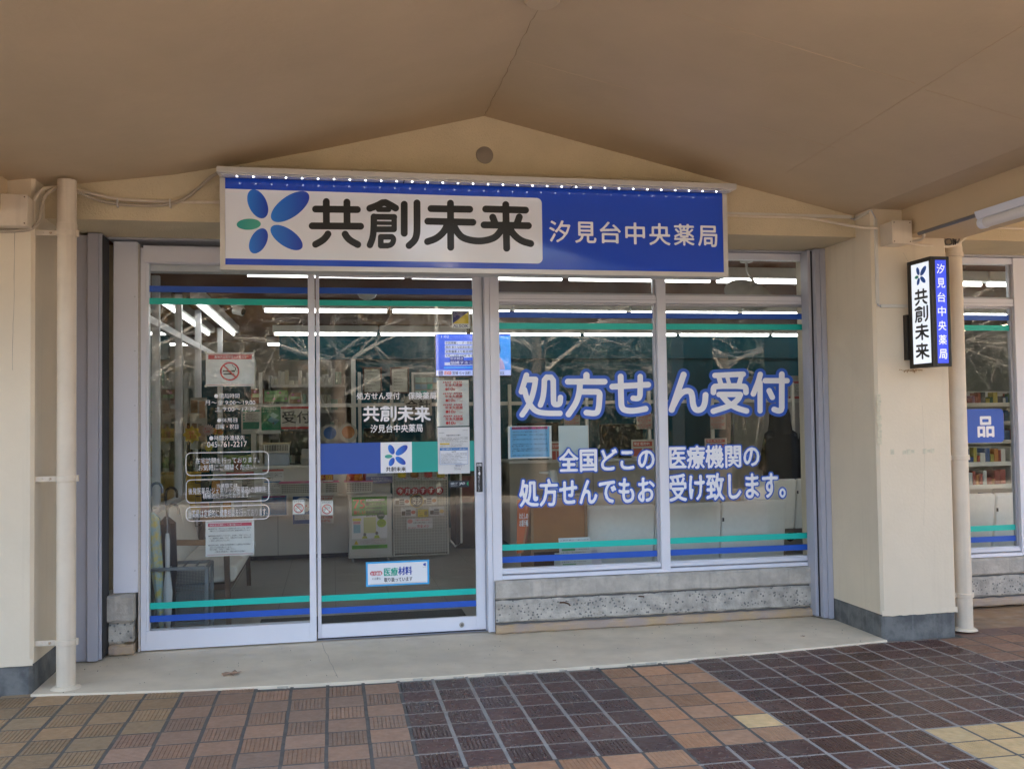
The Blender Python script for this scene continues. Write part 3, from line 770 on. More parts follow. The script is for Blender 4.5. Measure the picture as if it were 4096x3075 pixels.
part(B, 'side_bay_wall', MB().box(5.2, 9.1, 1.0, 1.3, -.02, .38), CONC)
part(B, 'head_member', MB().box(3.80, 9.1, 1.0, 1.28, 2.722, 2.7345), ALU2, bevel=.001)
WP = [c for c in wn.children if c.name.startswith('glass_pane') and c.get('_x')]
WGY = 1.0894
# --- shutter guides
def guide(label, boxes, slots):
    t = thing('shutter_guide', label, 'shutter guide', (boxes[0][0], .9, .02), 'shutter guide rails')
    for b in boxes: part(t, 'guide_channel', MB().box(*b), GUIDE, bevel=.003)
    for s in slots: part(t, 'guide_slot', MB().box(*s), DARK)
    return t
guide('left grey shutter guide post beside the cream downpipe', [(-2.028, -1.888, .875, 1.04, .021, 2.72), (-1.886, -1.822, .845, 1.04, .024, 2.73), (-1.821, -1.802, .858, 1.04, .03, 2.73)], [(-1.8015, -1.796, .865, 1.03, .035, 2.72)])
guide('right grey shutter guide post against the signed pillar', [(3.115, 3.140, .93, 1.04, .028, 2.73), (3.146, 3.182, .875, 1.04, .024, 2.73), (3.183, 3.224, .865, 1.04, .021, 2.73)], [(3.1405, 3.1455, .92, 1.03, .03, 2.72)])
# ================================================================== stroke-drawn characters (sign typeface), in sign-photo units
R0 = 25.5
KANJI = {
 'kyo': [([(760,343),(1068,347)],R0), ([(735,467),(1092,470)],R0), ([(839,288),(840,465)],R0), ([(991,292),(992,468)],R0),
         (smooth([(851,527),(838,548),(810,576),(760,603)]),R0), (smooth([(978,528),(992,552),(1020,578),(1071,605)]),R0)],
 'sou': [(smooth([(1160,338),(1215,318),(1265,290),(1310,312),(1350,336)],1),R0), ([(1224,346),(1300,347)],19), ([(1188,400),(1340,402)],22), ([(1340,402),(1340,492)],20),
         ([(1192,446),(1338,448)],14), ([(1192,492),(1338,492)],22), (smooth([(1190,400),(1189,490),(1182,555),(1161,608)]),24),
         ([(1241,548),(1322,548)],21), ([(1241,548),(1241,612)],21), (smooth([(1322,548),(1337,560),(1330,595),(1308,611),(1285,613)]),20), ([(1241,613),(1290,613)],21),
         ([(1414,308),(1414,522)],R0), (smooth([(1508,298),(1509,470),(1507,530),(1492,575),(1450,612)]),R0)],
 'mi': [([(1612,340),(1897,345)],R0), ([(1588,433),(1920,441)],R0), ([(1755,300),(1757,625)],R0), (smooth([(1735,455),(1705,515),(1650,562),(1586,583)]),R0)],
 'smile': [(smooth([(1775,455),(1805,515),(1850,562),(1965,584),(2075,562),(2120,515),(2150,458)],3),R0)],
 'mi_tail': [(smooth([(1775,455),(1805,515),(1858,562),(1922,583)]),R0)],
 'rai_tail': [(smooth([(2150,458),(2120,515),(2068,562),(2004,583)]),R0)],
 'rai': [([(2015,343),(2309,351)],R0), ([(2003,460),(2330,466)],R0), ([(2163,310),(2170,632)],R0), ([(2067,403),(2085,450)],R0), ([(2263,402),(2247,448)],R0),
         (smooth([(2182,470),(2222,535),(2280,580),(2347,598)]),R0)],
}
PETALS = [('b', 333, 305, 114, 67.3, -115.3), ('b', 572, 325.5, 165, 77.8, 35.3), ('g', 267, 455, 89, 41, 2), ('b', 546, 553, 137, 64.3, -34.1), ('b', 338.5, 578, 100, 60, 62.4)]
PETALS[0] = ('b', 333, 305, 114, 67.3, 180-64.7)
def field(strokes, h, extra=0.0):
    P = np.concatenate([np.array(s, float) for s, r in strokes]); rm = max(r for s, r in strokes); pad = rm+extra+3*h
    lo = P.min(0)-pad; hi = P.max(0)+pad; nx, nz = int((hi[0]-lo[0])/h)+2, int((hi[1]-lo[1])/h)+2
    F = np.full((nz, nx), -1e9); X, Z = np.meshgrid(lo[0]+np.arange(nx)*h, lo[1]+np.arange(nz)*h)
    for s, r in strokes:
        s = np.array(s, float)
        for a, b in zip(s[:-1], s[1:]):
            d = b-a; L2 = max((d*d).sum(), 1e-12); t = np.clip(((X-a[0])*d[0]+(Z-a[1])*d[1])/L2, 0, 1)
            F = np.maximum(F, (r+extra)-np.hypot(X-a[0]-t*d[0], Z-a[1]-t*d[1]))
    return F, lo
def stroke_part(parent, name, strokes, place, m, h=3.0, extra=0.0):
    F, lo = field(strokes, h, extra); V, f = contour(F, lo, h)
    mb = MB(); mb.add([place(p) for p in V], f)
    return part(parent, name, mb, m, fix=False)
def grad_mat(name, c0, c1, ax=0):
    if name in _M: return _M[name]
    m = mat(name, c0, .3); nt = m.node_tree; tc = N(nt, 'ShaderNodeTexCoord'); sp = N(nt, 'ShaderNodeSeparateXYZ'); mx = N(nt, 'ShaderNodeMix', data_type='RGBA')
    nt.links.new(tc.outputs['Generated'], sp.inputs[0]); nt.links.new(sp.outputs[ax], mx.inputs[0]); mx.inputs[6].default_value = (*c0, 1); mx.inputs[7].default_value = (*c1, 1)
    nt.links.new(mx.outputs[2], nt.nodes['Principled BSDF'].inputs['Base Color'])
    return m
def logo(parent, place, mats):
    for (k, cx, cy, a, b, ang) in PETALS:
        # photo y runs down: flip the sign of the angle
        P = ellipse(cx, cy, a, b, -math.radians(ang), 44)
        mb = MB(); mb.add([place(p) for p in P], [tuple(range(len(P)))])
        part(parent, 'petal', mb, mats[k], fix=False)
INK = mat('black_print', (.008, .008, .009), .35)
PB = grad_mat('petal_blue', (.02, .22, .75), (.012, .045, .45), 0); PG = grad_mat('petal_green', (.02, .33, .30), (.08, .42, .30), 0)

# ================================================================== fascia sign
YS = .28
sg = thing('shop_sign', 'wide white and blue fascia sign with petal logo above the shop front', 'sign', (.6, .36, 2.42))
X0, X1, Z0, Z1 = -1.012, 2.204, 2.419, 2.972
part(sg, 'sign_case', MB().box(X0+.002, X1-.002, YS+.03, .448, Z0+.002, Z1-.03), mat('sign_case', (.55, .54, .50), .5))
SF = mat('sign_frame', (.60, .575, .53), .35, metal=.25, var=.05)
fw = .030
part(sg, 'sign_frame', MB().prism([(X0, Z0), (X0+fw, Z0+fw), (X0+fw, Z1), (X0, Z1)], 'y', YS, YS+.0299), SF, bevel=.001)
part(sg, 'sign_frame', MB().prism([(X1, Z0), (X1, Z1), (X1-fw, Z1), (X1-fw, Z0+fw)], 'y', YS, YS+.0299), SF, bevel=.001)
part(sg, 'sign_frame', MB().prism([(X0+.0015, Z0), (X1-.0015, Z0), (X1-fw-.0015, Z0+fw), (X0+fw+.0015, Z0+fw)], 'y', YS+.0006, YS+.0299), SF, bevel=.001)
SBLUE = mat('sign_blue', (.020, .082, .58), .09); SWHITE = mat('sign_white', (.80, .825, .88), .10)
yf = YS+.006
part(sg, 'blue_face', MB().box(X0+fw, X1-fw, yf, yf+.004, Z0+fw, Z1), SBLUE)
xw = at(2169, 900, YS)[0]; zw0 = zat(2100, 650+740*.5425+19, YS); zb = Z0+fw+.038
wp = rrect(X0+fw-.2, xw, zb, 2.905, .034, 8)
wp = [(max(p[0], X0+fw+.0005), p[1]) for p in wp]
part(sg, 'white_face', MB().prism(wp, 'y', yf-.0012, yf-.0002), SWHITE, fix=True)
yl = yf-.002
def ps(p): x, z = at(850+p[0]*.5425, 650+p[1]*.5425, YS); return (x, yl, z)
for k in ('kyo', 'sou'): stroke_part(sg, 'sign_character', KANJI[k], ps, INK, 2.6)
stroke_part(sg, 'sign_character', KANJI['mi']+KANJI['smile']+KANJI['rai'], ps, INK, 2.6)
lg_ = thing('petal_logo', '', '')
bpy.data.objects.remove(lg_)
logo(sg, ps, {'b': PB, 'g': PG})
SIGNW = mat('sign_letter', (.84, .86, .92), .3)
for i, ch in enumerate('汐見台中央薬局'):
    cx = [(495, 670), (703, 878), (903, 1076), (1108, 1270), (1300, 1475), (1498, 1668), (1693, 1852)][i]
    cy = [(463, 645), (474, 650), (474, 652), (480, 660), (486, 668), (492, 670), (506, 680)][i]
    x0, z1 = at(1950+cx[0]*.4973, 650+cy[0]*.4973, YS); x1, z0 = at(1950+cx[1]*.4973, 650+cy[1]*.4973, YS)
    g = .0018; V, f = round_text(ch, (x0+g, x1-g, z0+g, z1-g), .0012, wgt=.0026, rnd=.0022)
    mb = MB(); sheet(mb, V, f, yl); part(sg, 'sign_character', mb, SIGNW, fix=False)
# lamp hood with its row of lamps
hood = part(sg, 'lamp_hood', MB().prism([(.150, 2.972), (.150, 3.004), (.162, 3.008), (.43, 3.020), (.448, 3.020), (.448, 2.978), (.30, 2.978), (.165, 2.969)], 'x', X0-.004, X1+.012), SF, bevel=.0015)
part(hood, 'hood_back_rail', MB().box(X0+.05, X1-.05, .40, .446, 3.022, 3.055), SF, bevel=.002)
strip = part(hood, 'lamp_tray', MB().box(X0+.02, X1-.01, .172, .232, 2.9615, 2.9685), mat('lamp_tray', (.7, .7, .7), .25, metal=.3))
LED = mat('led', (.9, .93, 1), .3, emit=(.86, .93, 1.0), estr=1.6)
nl = 33
for i in range(nl):
    x = X0+.06+(X1-X0-.12)*(i+.5)/nl
    part(strip, 'led', MB().lathe([(.0045, 2.9612), (.0045, 2.9592), (.003, 2.958)], (x, .200, 0), 10), LED)
for x in (X0+.11, X0+.78, X0+1.66, X0+2.45, X0+3.02):
    part(hood, 'hood_bolt', MB().lathe([(.012, 3.03), (.012, 3.062), (.008, 3.066)], (x, .385, 0), 10), DARK)
for x in (X0+1.085, X0+2.14):
    part(hood, 'hood_seam', MB().box(x, x+.006, .168, .24, 2.9588, 2.9614), DARK)

# ================================================================== window lettering: big strokes, photo units per pane
def win_place(x0, y0, s, yy):
    def f(p):
        x, z = at(x0+p[0]*s, y0+p[1]*s, WGY); return (x, yy, z)
    return f
W_ = 30.5
BIG1 = {
 'sho': [(smooth([(372,1150),(352,1215),(320,1320)],1),28), ([(378,1196),(462,1196)],W_), (smooth([(462,1196),(460,1240),(438,1345),(400,1450),(328,1555)],2),28),
         (smooth([(352,1300),(372,1380),(415,1465),(470,1522),(560,1540),(715,1540)],2),28),
         (smooth([(515,1455),(540,1390),(553,1290),(556,1172),(645,1172),(647,1300),(648,1400),(652,1448),(690,1452),(716,1440),(720,1378)],1),28)],
 'ho': [([(985,1150),(985,1215)],32), ([(795,1217),(1170,1217)],W_), (smooth([(918,1225),(916,1310),(885,1430),(802,1550)],2),30),
        (smooth([(922,1320),(1060,1320),(1122,1322),(1118,1400),(1110,1500),(1085,1545),(985,1533)],2),30)],
 'se': [([(1250,1268),(1615,1248)],W_), (smooth([(1335,1165),(1338,1380),(1344,1490),(1400,1515),(1490,1514),(1590,1494)],2),30),
        (smooth([(1535,1165),(1535,1300),(1532,1375),(1505,1392),(1462,1386)],2),28)],
}
BIG2 = {
 'n': [([(318,1183),(205,1515)],29), (smooth([(225,1470),(265,1390),(320,1338),(385,1335),(402,1390),(405,1460),(430,1520),(490,1515),(520,1460),(527,1375)],2),28)],
 'uke': [([(616,1190),(884,1178)],26), ([(655,1215),(672,1272)],23), ([(735,1215),(752,1272)],19), ([(865,1200),(846,1268)],23),
         (smooth([(601,1350),(601,1310),(620,1290),(890,1290),(910,1310),(910,1350)],1),27), ([(655,1370),(855,1370)],26),
         (smooth([(856,1372),(835,1420),(760,1480),(600,1528)],2),27), (smooth([(685,1385),(740,1450),(820,1500),(915,1526)],2),27)],
 'tsuke': [(smooth([(1045,1180),(1030,1240),(1002,1310),(980,1365)],1),26), ([(1044,1260),(1044,1525)],25), ([(1093,1240),(1300,1240)],26),
           (smooth([(1250,1178),(1250,1440),(1250,1515),(1220,1528),(1178,1512)],1),27), ([(1130,1335),(1160,1397)],26)],
}
for grp, (x0, y0, s, pane) in ((BIG1, (1960, 1050, .3913, WP[0])), (BIG2, (2600, 1000, .4214, WP[1]))):
    for i, (k, st) in enumerate(grp.items()):
        ex = 33 if grp is BIG1 else 30
        b = stroke_part(pane, 'letter_backing', st, win_place(x0, y0, s, WGY-.0008-.0002*i), VB, 3.0, ex)
        stroke_part(b, 'letter', st, win_place(x0, y0, s, WGY-.0018), VW, 2.6)
for (body, pane, u0, u1, v0, v1) in (('全国どこの', WP[0], 2236, 2617, 1796, 1878), ('処方せんでもお', WP[0], 2077, 2618, 1919, 2009),
                                     ('医療機関の', WP[1], 2677, 3036, 1785, 1866), ('受け致します。', WP[1], 2677, 3141, 1897, 1990)):
    n = len(body); x0, z1 = at(u0, v0, WGY); x1, z0 = at(u1, v1, WGY)
    # each character keeps its own box in a common grid
    full, _ = raw_text(body, res=3)
    lo, hi = full.min(0), full.max(0)
    for i, ch in enumerate(body):
        v, f = raw_text(ch, res=3)
        q = (v+np.array([i*1.0, 0])-lo)*np.array([(x1-x0)/(hi[0]-lo[0]), (z1-z0)/(hi[1]-lo[1])])+np.array([x0, z0])
        # follow the slight rise of the line
        for (nm, yy, grow, m) in (('letter_backing', WGY-.0008-.00012*i, .0150, VB), ('letter', WGY-.0020, .0046, VW)):
            h = .0022; A, l2 = raster(q, f, h, grow+6*h); A = blur(dilate(A, grow/h), 1.0 if nm == 'letter' else 1.6)
            V, F = contour(A-.5, l2, h); mb = MB(); sheet(mb, V, F, yy)
            part(pane, nm, mb, m, fix=False)

# ================================================================== door lettering with the sign typeface
def box_place(src, dst, y):
    """src (a0,a1,b0,b1) sign units -> dst photo box (u0,u1,v0,v1) on plane y"""
    x0, z1 = at(dst[0], dst[2], y); x1, z0 = at(dst[1], dst[3], y)
    def f(p):
        return (x0+(p[0]-src[0])/(src[1]-src[0])*(x1-x0), y, z1+(p[1]-src[2])/(src[3]-src[2])*(z0-z1))
    return f
u0, v0 = c4(563, 648); u1, v1 = c4(1294, 820)
pl = box_place((709, 2373, 262, 651), (u0, u1, v0, v1), SY-.0008)
for ks in (('kyo',), ('sou',), ('mi', 'mi_tail'), ('rai', 'rai_tail')): stroke_part(gs, 'letter', [s for k in ks for s in KANJI[k]], pl, VW, 5)
u0, v0 = c4(812, 1305); u1, v1 = c4(1030, 1352)
stroke_part(gs, 'logo_name', [s for k in ('kyo', 'sou', 'mi', 'smile', 'rai') for s in KANJI[k]], box_place((709, 2373, 262, 651), (u0, u1, v0, v1), SY-.0012), INK, 8)
u0, v0 = c4(800, 1068); u1, v1 = c4(1048, 1292)
logo(gs, box_place((178, 714, 198, 671), (u0, u1, v0, v1), SY-.0012), {'b': PB, 'g': PG})

# ================================================================== small lit sign on the right pillar
pj = thing('projecting_sign', 'small lit vertical sign box fixed to the right pillar', 'sign', (3.52, .2, 1.8))
px0, px1, py0, py1, pz0, pz1 = 3.452, 3.588, -.048, .205, 1.806, 2.522
BK = mat('dark_bronze', (.022, .018, .015), .4, metal=.3)
part(pj, 'case', MB().box(px0+.004, px1-.004, py0+.004, py1, pz0+.004, pz1-.004), BK)
for (a, b, c, d) in ((py0, py0+.018, pz0, pz1), (py1-.040, py1, pz0, pz1)): part(pj, 'case_edge', MB().box(px0, px0+.02, a, b, c, d), BK, bevel=.002)
for z in (pz0, pz1-.026): part(pj, 'case_edge', MB().box(px0+.0005, px0+.02, py0+.0185, py1-.0405, z, z+.026), BK)
for (a, b) in ((px0+.0205, px0+.036), (px1-.020, px1)): part(pj, 'case_edge', MB().box(a, b, py0, py0+.018, pz0, pz1), BK, bevel=.002)
for z in (pz0, pz1-.022): part(pj, 'case_edge', MB().box(px0+.0365, px1-.0205, py0+.0005, py0+.018, z, z+.022), BK)
part(pj, 'wall_plate', MB().box(px0-.012, px0+.05, py1+.001, .2495, 1.865, 2.17), BK, bevel=.002)
LITW = mat('lit_white_face', (.75, .78, .82), .3, emit=(.80, .88, 1.0), estr=.075)
LITB = mat('lit_blue_face', (.02, .045, .45), .3, emit=(.035, .06, .62), estr=.11)
LITL = mat('lit_letter', (.75, .77, .85), .3, emit=(.75, .78, 1.0), estr=.06)
yA, yB = py1-.041, py0+.019                     # white face, seen from its left: y runs down towards the viewer
part(pj, 'white_face', MB().box(px0+.003, px0+.0035, yB, yA, pz0+.027, pz1-.027), LITW)
part(pj, 'blue_face', MB().box(px0+.037, px1-.021, py0+.003, py0+.0035, pz0+.023, pz1-.023), LITB)
def side(box):                                   # (s0,s1,t0,t1): fractions across / down the white face
    za, zb_ = pz1-.027, pz0+.027
    def P(src):
        def f(p):
            s = box[0]+(p[0]-src[0])/(src[1]-src[0])*(box[1]-box[0]); t = box[2]+(p[1]-src[2])/(src[3]-src[2])*(box[3]-box[2])
            return (px0+.0022, yA+(yB-yA)*s, za+(zb_-za)*t)
        return f
    return P
logo(pj, side((.20, .86, .035, .215))((178, 714, 198, 671)), {'b': PB, 'g': PG})
for ks, bb, t0 in ((('kyo',), (709, 1118, 262, 632), .255), (('sou',), (1135, 1534, 266, 638), .425), (('mi', 'mi_tail'), (1560, 1948, 274, 651), .605), (('rai', 'rai_tail'), (1977, 2373, 285, 658), .795)):
    stroke_part(pj, 'sign_character', [s for k in ks for s in KANJI[k]], side((.14, .90, t0, t0+.165))(bb), INK, 5)
for i, ch in enumerate('汐見台中央薬局'):
    zc = pz1-.023-(pz1-pz0-.046)*(.085+.137*i+.005*i/6); hw = .029
    V, f = round_text(ch, (px0+.037+.011, px1-.021-.011, zc-.031, zc+.031), .0010, wgt=.0014, rnd=.001)
    mb = MB(); sheet(mb, V, f, py0+.0022); part(pj, 'sign_character', mb, LITL, fix=False)

# ================================================================== paper and stickers
_C = {}
def cm_(c):
    k = c if isinstance(c, str) else str(c)
    if k not in _C: _C[k] = mat('print_'+k.strip('#'), c, .55)
    return _C[k]
PAPER = mat('paper', (.70, .70, .70), .6, var=.03, vscale=5)
PAPER_IN = PAPER
def poster(name, label, cat, box, y, els, base=None, thick=.0008, group=None, place=None, world=None, kind=None):
    """box: photo box (u0,u1,v0,v1) on plane y (or world=(x0,x1,z0,z1)); els in fractions of the sheet, v downward"""
    if world: x0, x1, z0, z1 = world
    else:
        x0, z1 = at(box[0], box[2], y); x1, z0 = at(box[1], box[3], y)
    W, H = x1-x0, z1-z0
    t = thing(name, label, cat, ((x0+x1)/2, y, z0), group)
    part(t, 'sheet', MB().box(x0, x1, y-thick, y, z0, z1), base or PAPER)
    bycol = {}
    for i, e in enumerate(els):
        yy = y-thick-.0004-.00025*i; k = e[0]; X = lambda a: x0+a*W; Zz = lambda b: z1-b*H
        col = e[-1]
        mb = bycol.setdefault(str(col), (MB(), col, []))[0]
        if k == 'r': mb.add([(X(e[1]), yy, Zz(e[4])), (X(e[2]), yy, Zz(e[4])), (X(e[2]), yy, Zz(e[3])), (X(e[1]), yy, Zz(e[3]))], [(0, 1, 2, 3)])
        elif k == 't':
            text_into(mb, e[1], (X(e[2]), X(e[3]), Zz(e[5]), Zz(e[4])), yy, bold=e[6] if len(e) > 7 else .01)
        elif k == 'e':
            P = ellipse(X(e[1]), Zz(e[2]), e[3]*W, e[4]*W, 0, 24); mb.add([(p[0], yy, p[1]) for p in P], [tuple(range(len(P)))])
        elif k == 'o':                         # ring with a slash
            cx, cz, r, w_ = X(e[1]), Zz(e[2]), e[3]*W, e[4]*W
            a = ellipse(cx, cz, r, r, 0, 36); b_ = ellipse(cx, cz, r-w_, r-w_, 0, 36); n = 36
            mb.add([(p[0], yy, p[1]) for p in a+b_], [(q, (q+1) % n, (q+1) % n+n, q+n) for q in range(n)])
            d = (r-w_*.5)*.7071; s = w_*.36
            mb.add([(cx-d-s, yy-.0001, cz+d-s), (cx+d-s, yy-.0001, cz-d-s), (cx+d+s, yy-.0001, cz-d+s), (cx-d+s, yy-.0001, cz+d+s)], [(0, 1, 2, 3)])
        elif k == 'p':
            mb.add([(X(a), yy, Zz(b)) for a, b in e[1]], [tuple(range(len(e[1])))])
    for k, (mb, col, _) in bycol.items():
        o = part(t, 'print', mb, cm_(col) if not isinstance(col, bpy.types.Material) else col, fix=False); o['kind'] = 'stuff'
    return t
def lines(t0, t1, n, x0=.08, x1=.92, col='#4a4a4c', seed=1, txt=None):
    rr = random.Random(seed); o = []
    pool = '当薬局では調剤報酬点数表に基づき処方せんの受付をしております在宅で療養されている患者様のお宅を訪問し服薬指導等を行います健康相談を随時行っておりますお気軽にご相談ください'
    for i in range(n):
        z = t0+(t1-t0)*i/n; a = rr.randrange(0, 40); k = rr.randrange(18, 26); e = x1 if rr.random() < .7 else x0+(x1-x0)*rr.uniform(.45, .9)
        k = max(6, int(k*(e-x0)/(x1-x0)))
        o.append(('t', txt[i] if txt else (pool+pool)[a:a+k], x0, e, z, z+(t1-t0)/n*.62, col))
    return o
RED = '#c22a33'; BLK = '#141416'; WHT = '#e8e8ea'
yi, yd, yw = 1.122, 1.142, 1.104                # just behind the glass of fixed panel, door, windows
ps_ = poster('no_smoking_notice', 'white no smoking notice with red ring taped inside left glass', 'notice', (823, 1018, 1410, 1544), yi,
   [('r', .02, .98, .035, .045, RED), ('r', .05, .95, .065, .20, RED), ('t', '敷地内全面禁煙のお知らせ', .18, .84, .09, .175, WHT),
    ('r', .35, .60, .525, .575, BLK), ('r', .36, .58, .615, .66, BLK), ('p', [(.60,.53),(.62,.53),(.62,.45),(.57,.41),(.55,.36),(.53,.36),(.56,.42),(.60,.46)], BLK), ('r', .635, .645, .525, .575, BLK),
    ('o', .49, .56, .20, .033, RED), ('t', '＊電子タバコもご遠慮ください。', .33, .67, .895, .925, BLK), ('r', .02, .98, .95, .96, RED)])
for (a, b) in ((823, 1409), (1018, 1404), (823, 1544), (1020, 1542)):
    x, z = at(a, b, yi-.0025); P = ellipse(x, z, .0085, .0085, 0, 16)
    part(ps_, 'tape_dot', MB().prism(P, 'y', yi-.0030, yi-.0026), mat('tape_dot', (.62, .62, .52), .5))
poster('care_notice', 'white notice with magenta title bar and three paragraphs on left glass', 'notice', (c5(622, 0)[0], c5(1085, 0)[0], c5(0, 335)[1], c5(0, 660)[1]), yi,
   [('r', .03, .97, .05, .058, '#a83248'), ('r', .05, .95, .085, .18, '#b8274f'), ('t', '地域を支える薬局としての取り組みついて', .08, .74, .105, .16, WHT),
    ('t', '●当薬局では、処方せんによる医師の指示があるときは、在宅で', .06, .93, .215, .262, BLK), ('t', '療養されている患者様のお宅を訪問し服薬指導等を行います。', .085, .92, .275, .322, BLK),
    ('t', '●健康相談を随時行っております。お気軽にご相談ください。ま', .06, .93, .41, .457, BLK), ('t', 'た、健康教室も開催しており、日程は決まり次第、薬局の内外', .085, .93, .475, .522, BLK), ('t', 'に掲示しお知らせいたします。', .085, .50, .54, .587, BLK),
    ('t', '●当薬局は休日、夜間を含む開局時間外にも調剤及び在宅業務に', .06, .93, .665, .712, BLK), ('t', '対応できる体制を整えています。', .085, .53, .73, .777, BLK), ('t', '緊急の場合、下記までご連絡ください。', .085, .62, .785, .832, BLK),
    ('t', '<緊急連絡先：080-6816-6386>', .19, .82, .85, .897, BLK), ('r', .03, .97, .945, .952, '#a83248'), ('r', .03, .97, .962, .966, '#a83248')])
def dont_touch(box, y, label):
    t = poster('do_not_touch_sticker', label, 'sticker', box, y, [('t', 'さわらない', .1, .9, .04, .17, BLK, .02, BLK)[:6]+(.02, BLK),
        ('p', [(.33,.84),(.68,.84),(.74,.6),(.74,.38),(.68,.38),(.67,.56),(.63,.56),(.63,.31),(.56,.31),(.56,.54),(.53,.54),(.53,.29),(.46,.29),(.46,.54),(.43,.54),(.43,.33),(.36,.33),(.36,.64),(.25,.55),(.21,.60)], '#38383c'),
        ('p', [(.35,.82),(.66,.82),(.72,.6),(.72,.40),(.70,.40),(.69,.58),(.61,.58),(.61,.33),(.58,.33),(.58,.56),(.51,.56),(.51,.31),(.48,.31),(.48,.56),(.41,.56),(.41,.35),(.38,.35),(.38,.68),(.25,.58),(.23,.60)], WHT),
        ('o', .5, .58, .43, .07, RED)])
    return t
dont_touch((c5(1450, 0)[0], c5(1562, 0)[0], c5(0, 140)[1], c5(0, 272)[1]), yi, 'small hand sticker with red ring low on the fixed glass panel')
d6 = lambda a, b: (1240+a*.4215, 1940+b*.4215)
dont_touch((d6(105, 0)[0], d6(218, 0)[0], d6(0, 150)[1], d6(0, 282)[1]), yd, 'small hand sticker with red ring low on the sliding door')
e2 = lambda a, b: (1240+a*.3255, 1000+b*.3255)
poster('security_sticker', 'navy and yellow security sticker in the upper door corner', 'sticker', (e2(1740, 0)[0], e2(1963, 0)[0], e2(0, 745)[1], e2(0, 965)[1]), yd,
   [('p', [(.06, .06), (.94, .06), (.94, .72), (.06, .72)], '#2b2a78'), ('p', [(.94, .06), (.94, .72), (.06, .72)], '#e0c21a'),
    ('t', 'ALways', .10, .42, .11, .175, WHT), ('t', 'Security', .10, .46, .20, .265, WHT), ('t', 'OK', .10, .22, .29, .355, WHT), ('t', 'ALSOK', .07, .93, .78, .94, .03, '#25246e')])
cp = []
for i in range(4):
    a = .03+.245*i
    cp += [('p', [(.18+.055*q, a+.035), (.205+.055*q, a), (.235+.055*q, a), (.21+.055*q, a+.035)], RED) for q in range(11) if q != 5]
    cp += [('t', '年末大感謝', .245, .79, a+.045, a+.115, .035, RED), ('e', .30, a+.168, .045, .045, RED), ('t', '10', .36, .50, a+.13, a+.20, .04, RED), ('t', '%OFF', .505, .57, a+.155, a+.20, .02, RED),
           ('t', '12.1〜', .62, .73, a+.135, a+.158, RED), ('t', '12.31まで', .68, .80, a+.172, a+.195, RED)]
poster('thanks_sale_poster', 'white sheet of four red year-end sale coupons on the sliding door', 'poster', (c4(1360, 0)[0], c4(1706, 0)[0], c4(0, 376)[1], c4(0, 864)[1]), yd, cp)
poster('container_fee_notice', 'white container fee notice with blue table on the sliding door', 'notice', (c4(1367, 0)[0], c4(1714, 0)[0], c4(0, 882)[1], c4(0, 1372)[1]), 1.1262,
   [('t', '令和7年9月', .78, .94, .06, .078, BLK), ('t', '患者様各位', .05, .21, .11, .13, BLK), ('t', '容器代有料化のお願い', .27, .72, .158, .188, .02, BLK)]+lines(.215, .33, 4, .06, .94, BLK, 3)+
   [('r', .06, .37, .34, .372, '#f0cf3c'), ('t', '令和7年10月1日', .07, .36, .343, .369, BLK), ('t', 'より有料化させていただくことになりました。', .38, .80, .345, .367, BLK)]+lines(.385, .43, 2, .06, .93, BLK, 5)+
   [('r', .06, .94, .44, .80, '#2f74b8'), ('r', .068, .932, .50, .794, '#dfe2e8'), ('t', '＜金額（消費税込み）について＞ 容器１個あたり', .10, .92, .453, .487, WHT), ('t', '50円', .43, .56, .512, .545, .02, BLK)]+lines(.56, .79, 8, .10, .9, BLK, 6)+
   [('t', '共創未来グループ', .53, .83, .812, .84, .02, '#27357e'), ('t', '株式会社ファーマ', .50, .74, .862, .882, BLK), ('t', '汐見台中央薬局', .50, .71, .898, .918, BLK)])
poster('medical_supplies_sticker', 'light blue bordered medical supplies sticker low on the sliding door', 'sticker', (d6(530, 0)[0], d6(1132, 0)[0], d6(0, 730)[1], d6(0, 935)[1]), 1.1262,
   [('r', .03, .97, .07, .93, WHT), ('e', .10, .47, .036, .036, RED), ('e', .14, .47, .036, .036, RED), ('e', .185, .47, .036, .036, RED), ('e', .22, .47, .036, .036, RED), ('t', '在宅療養', .075, .245, .41, .55, .02, WHT), ('t', 'に必要な', .10, .23, .63, .73, BLK),
    ('t', '医療', .285, .50, .26, .60, .035, '#14a58c'), ('t', '材料', .51, .725, .24, .58, .035, '#2246a8'), ('t', '取り扱っています', .285, .73, .66, .84, .02, BLK), ('r', .06, .94, .895, .905, '#b09050'),
    ('e', .915, .19, .012, .012, '#2246a8'), ('e', .935, .16, .016, .012, '#2246a8'), ('e', .935, .22, .014, .010, '#2246a8'), ('t', '共創未来', .90, .95, .27, .30, BLK)], base=cm_('#3aa6e0'))
poster('automatic_door_sticker', 'dark automatic door sticker low beside the door handle', 'sticker', (c4(1487, 0)[0], c4(1703, 0)[0], c4(0, 1455)[1], c4(0, 1520)[1]), 1.1262,
   [('t', '自動ドア', .10, .43, .22, .58, WHT), ('t', 'automatic door', .10, .42, .66, .76, WHT), ('t', 'JAD', .53, .80, .24, .68, .03, WHT), ('p', [(.88, .45), (.97, .12), (.97, .8)], '#1f9a5a')], base=cm_('#1a2430'))
g6 = lambda a, b: (2000+a*.31646, 1500+b*.31646)
bl = [('r', .05, .95, .02, .96, '#6aaad8'), ('r', .09, .91, .025, .105, '#b02a78'), ('t', '感染症対策へのご理解、ご協力のお願い', .09, .91, .035, .095, .02, BLK)]
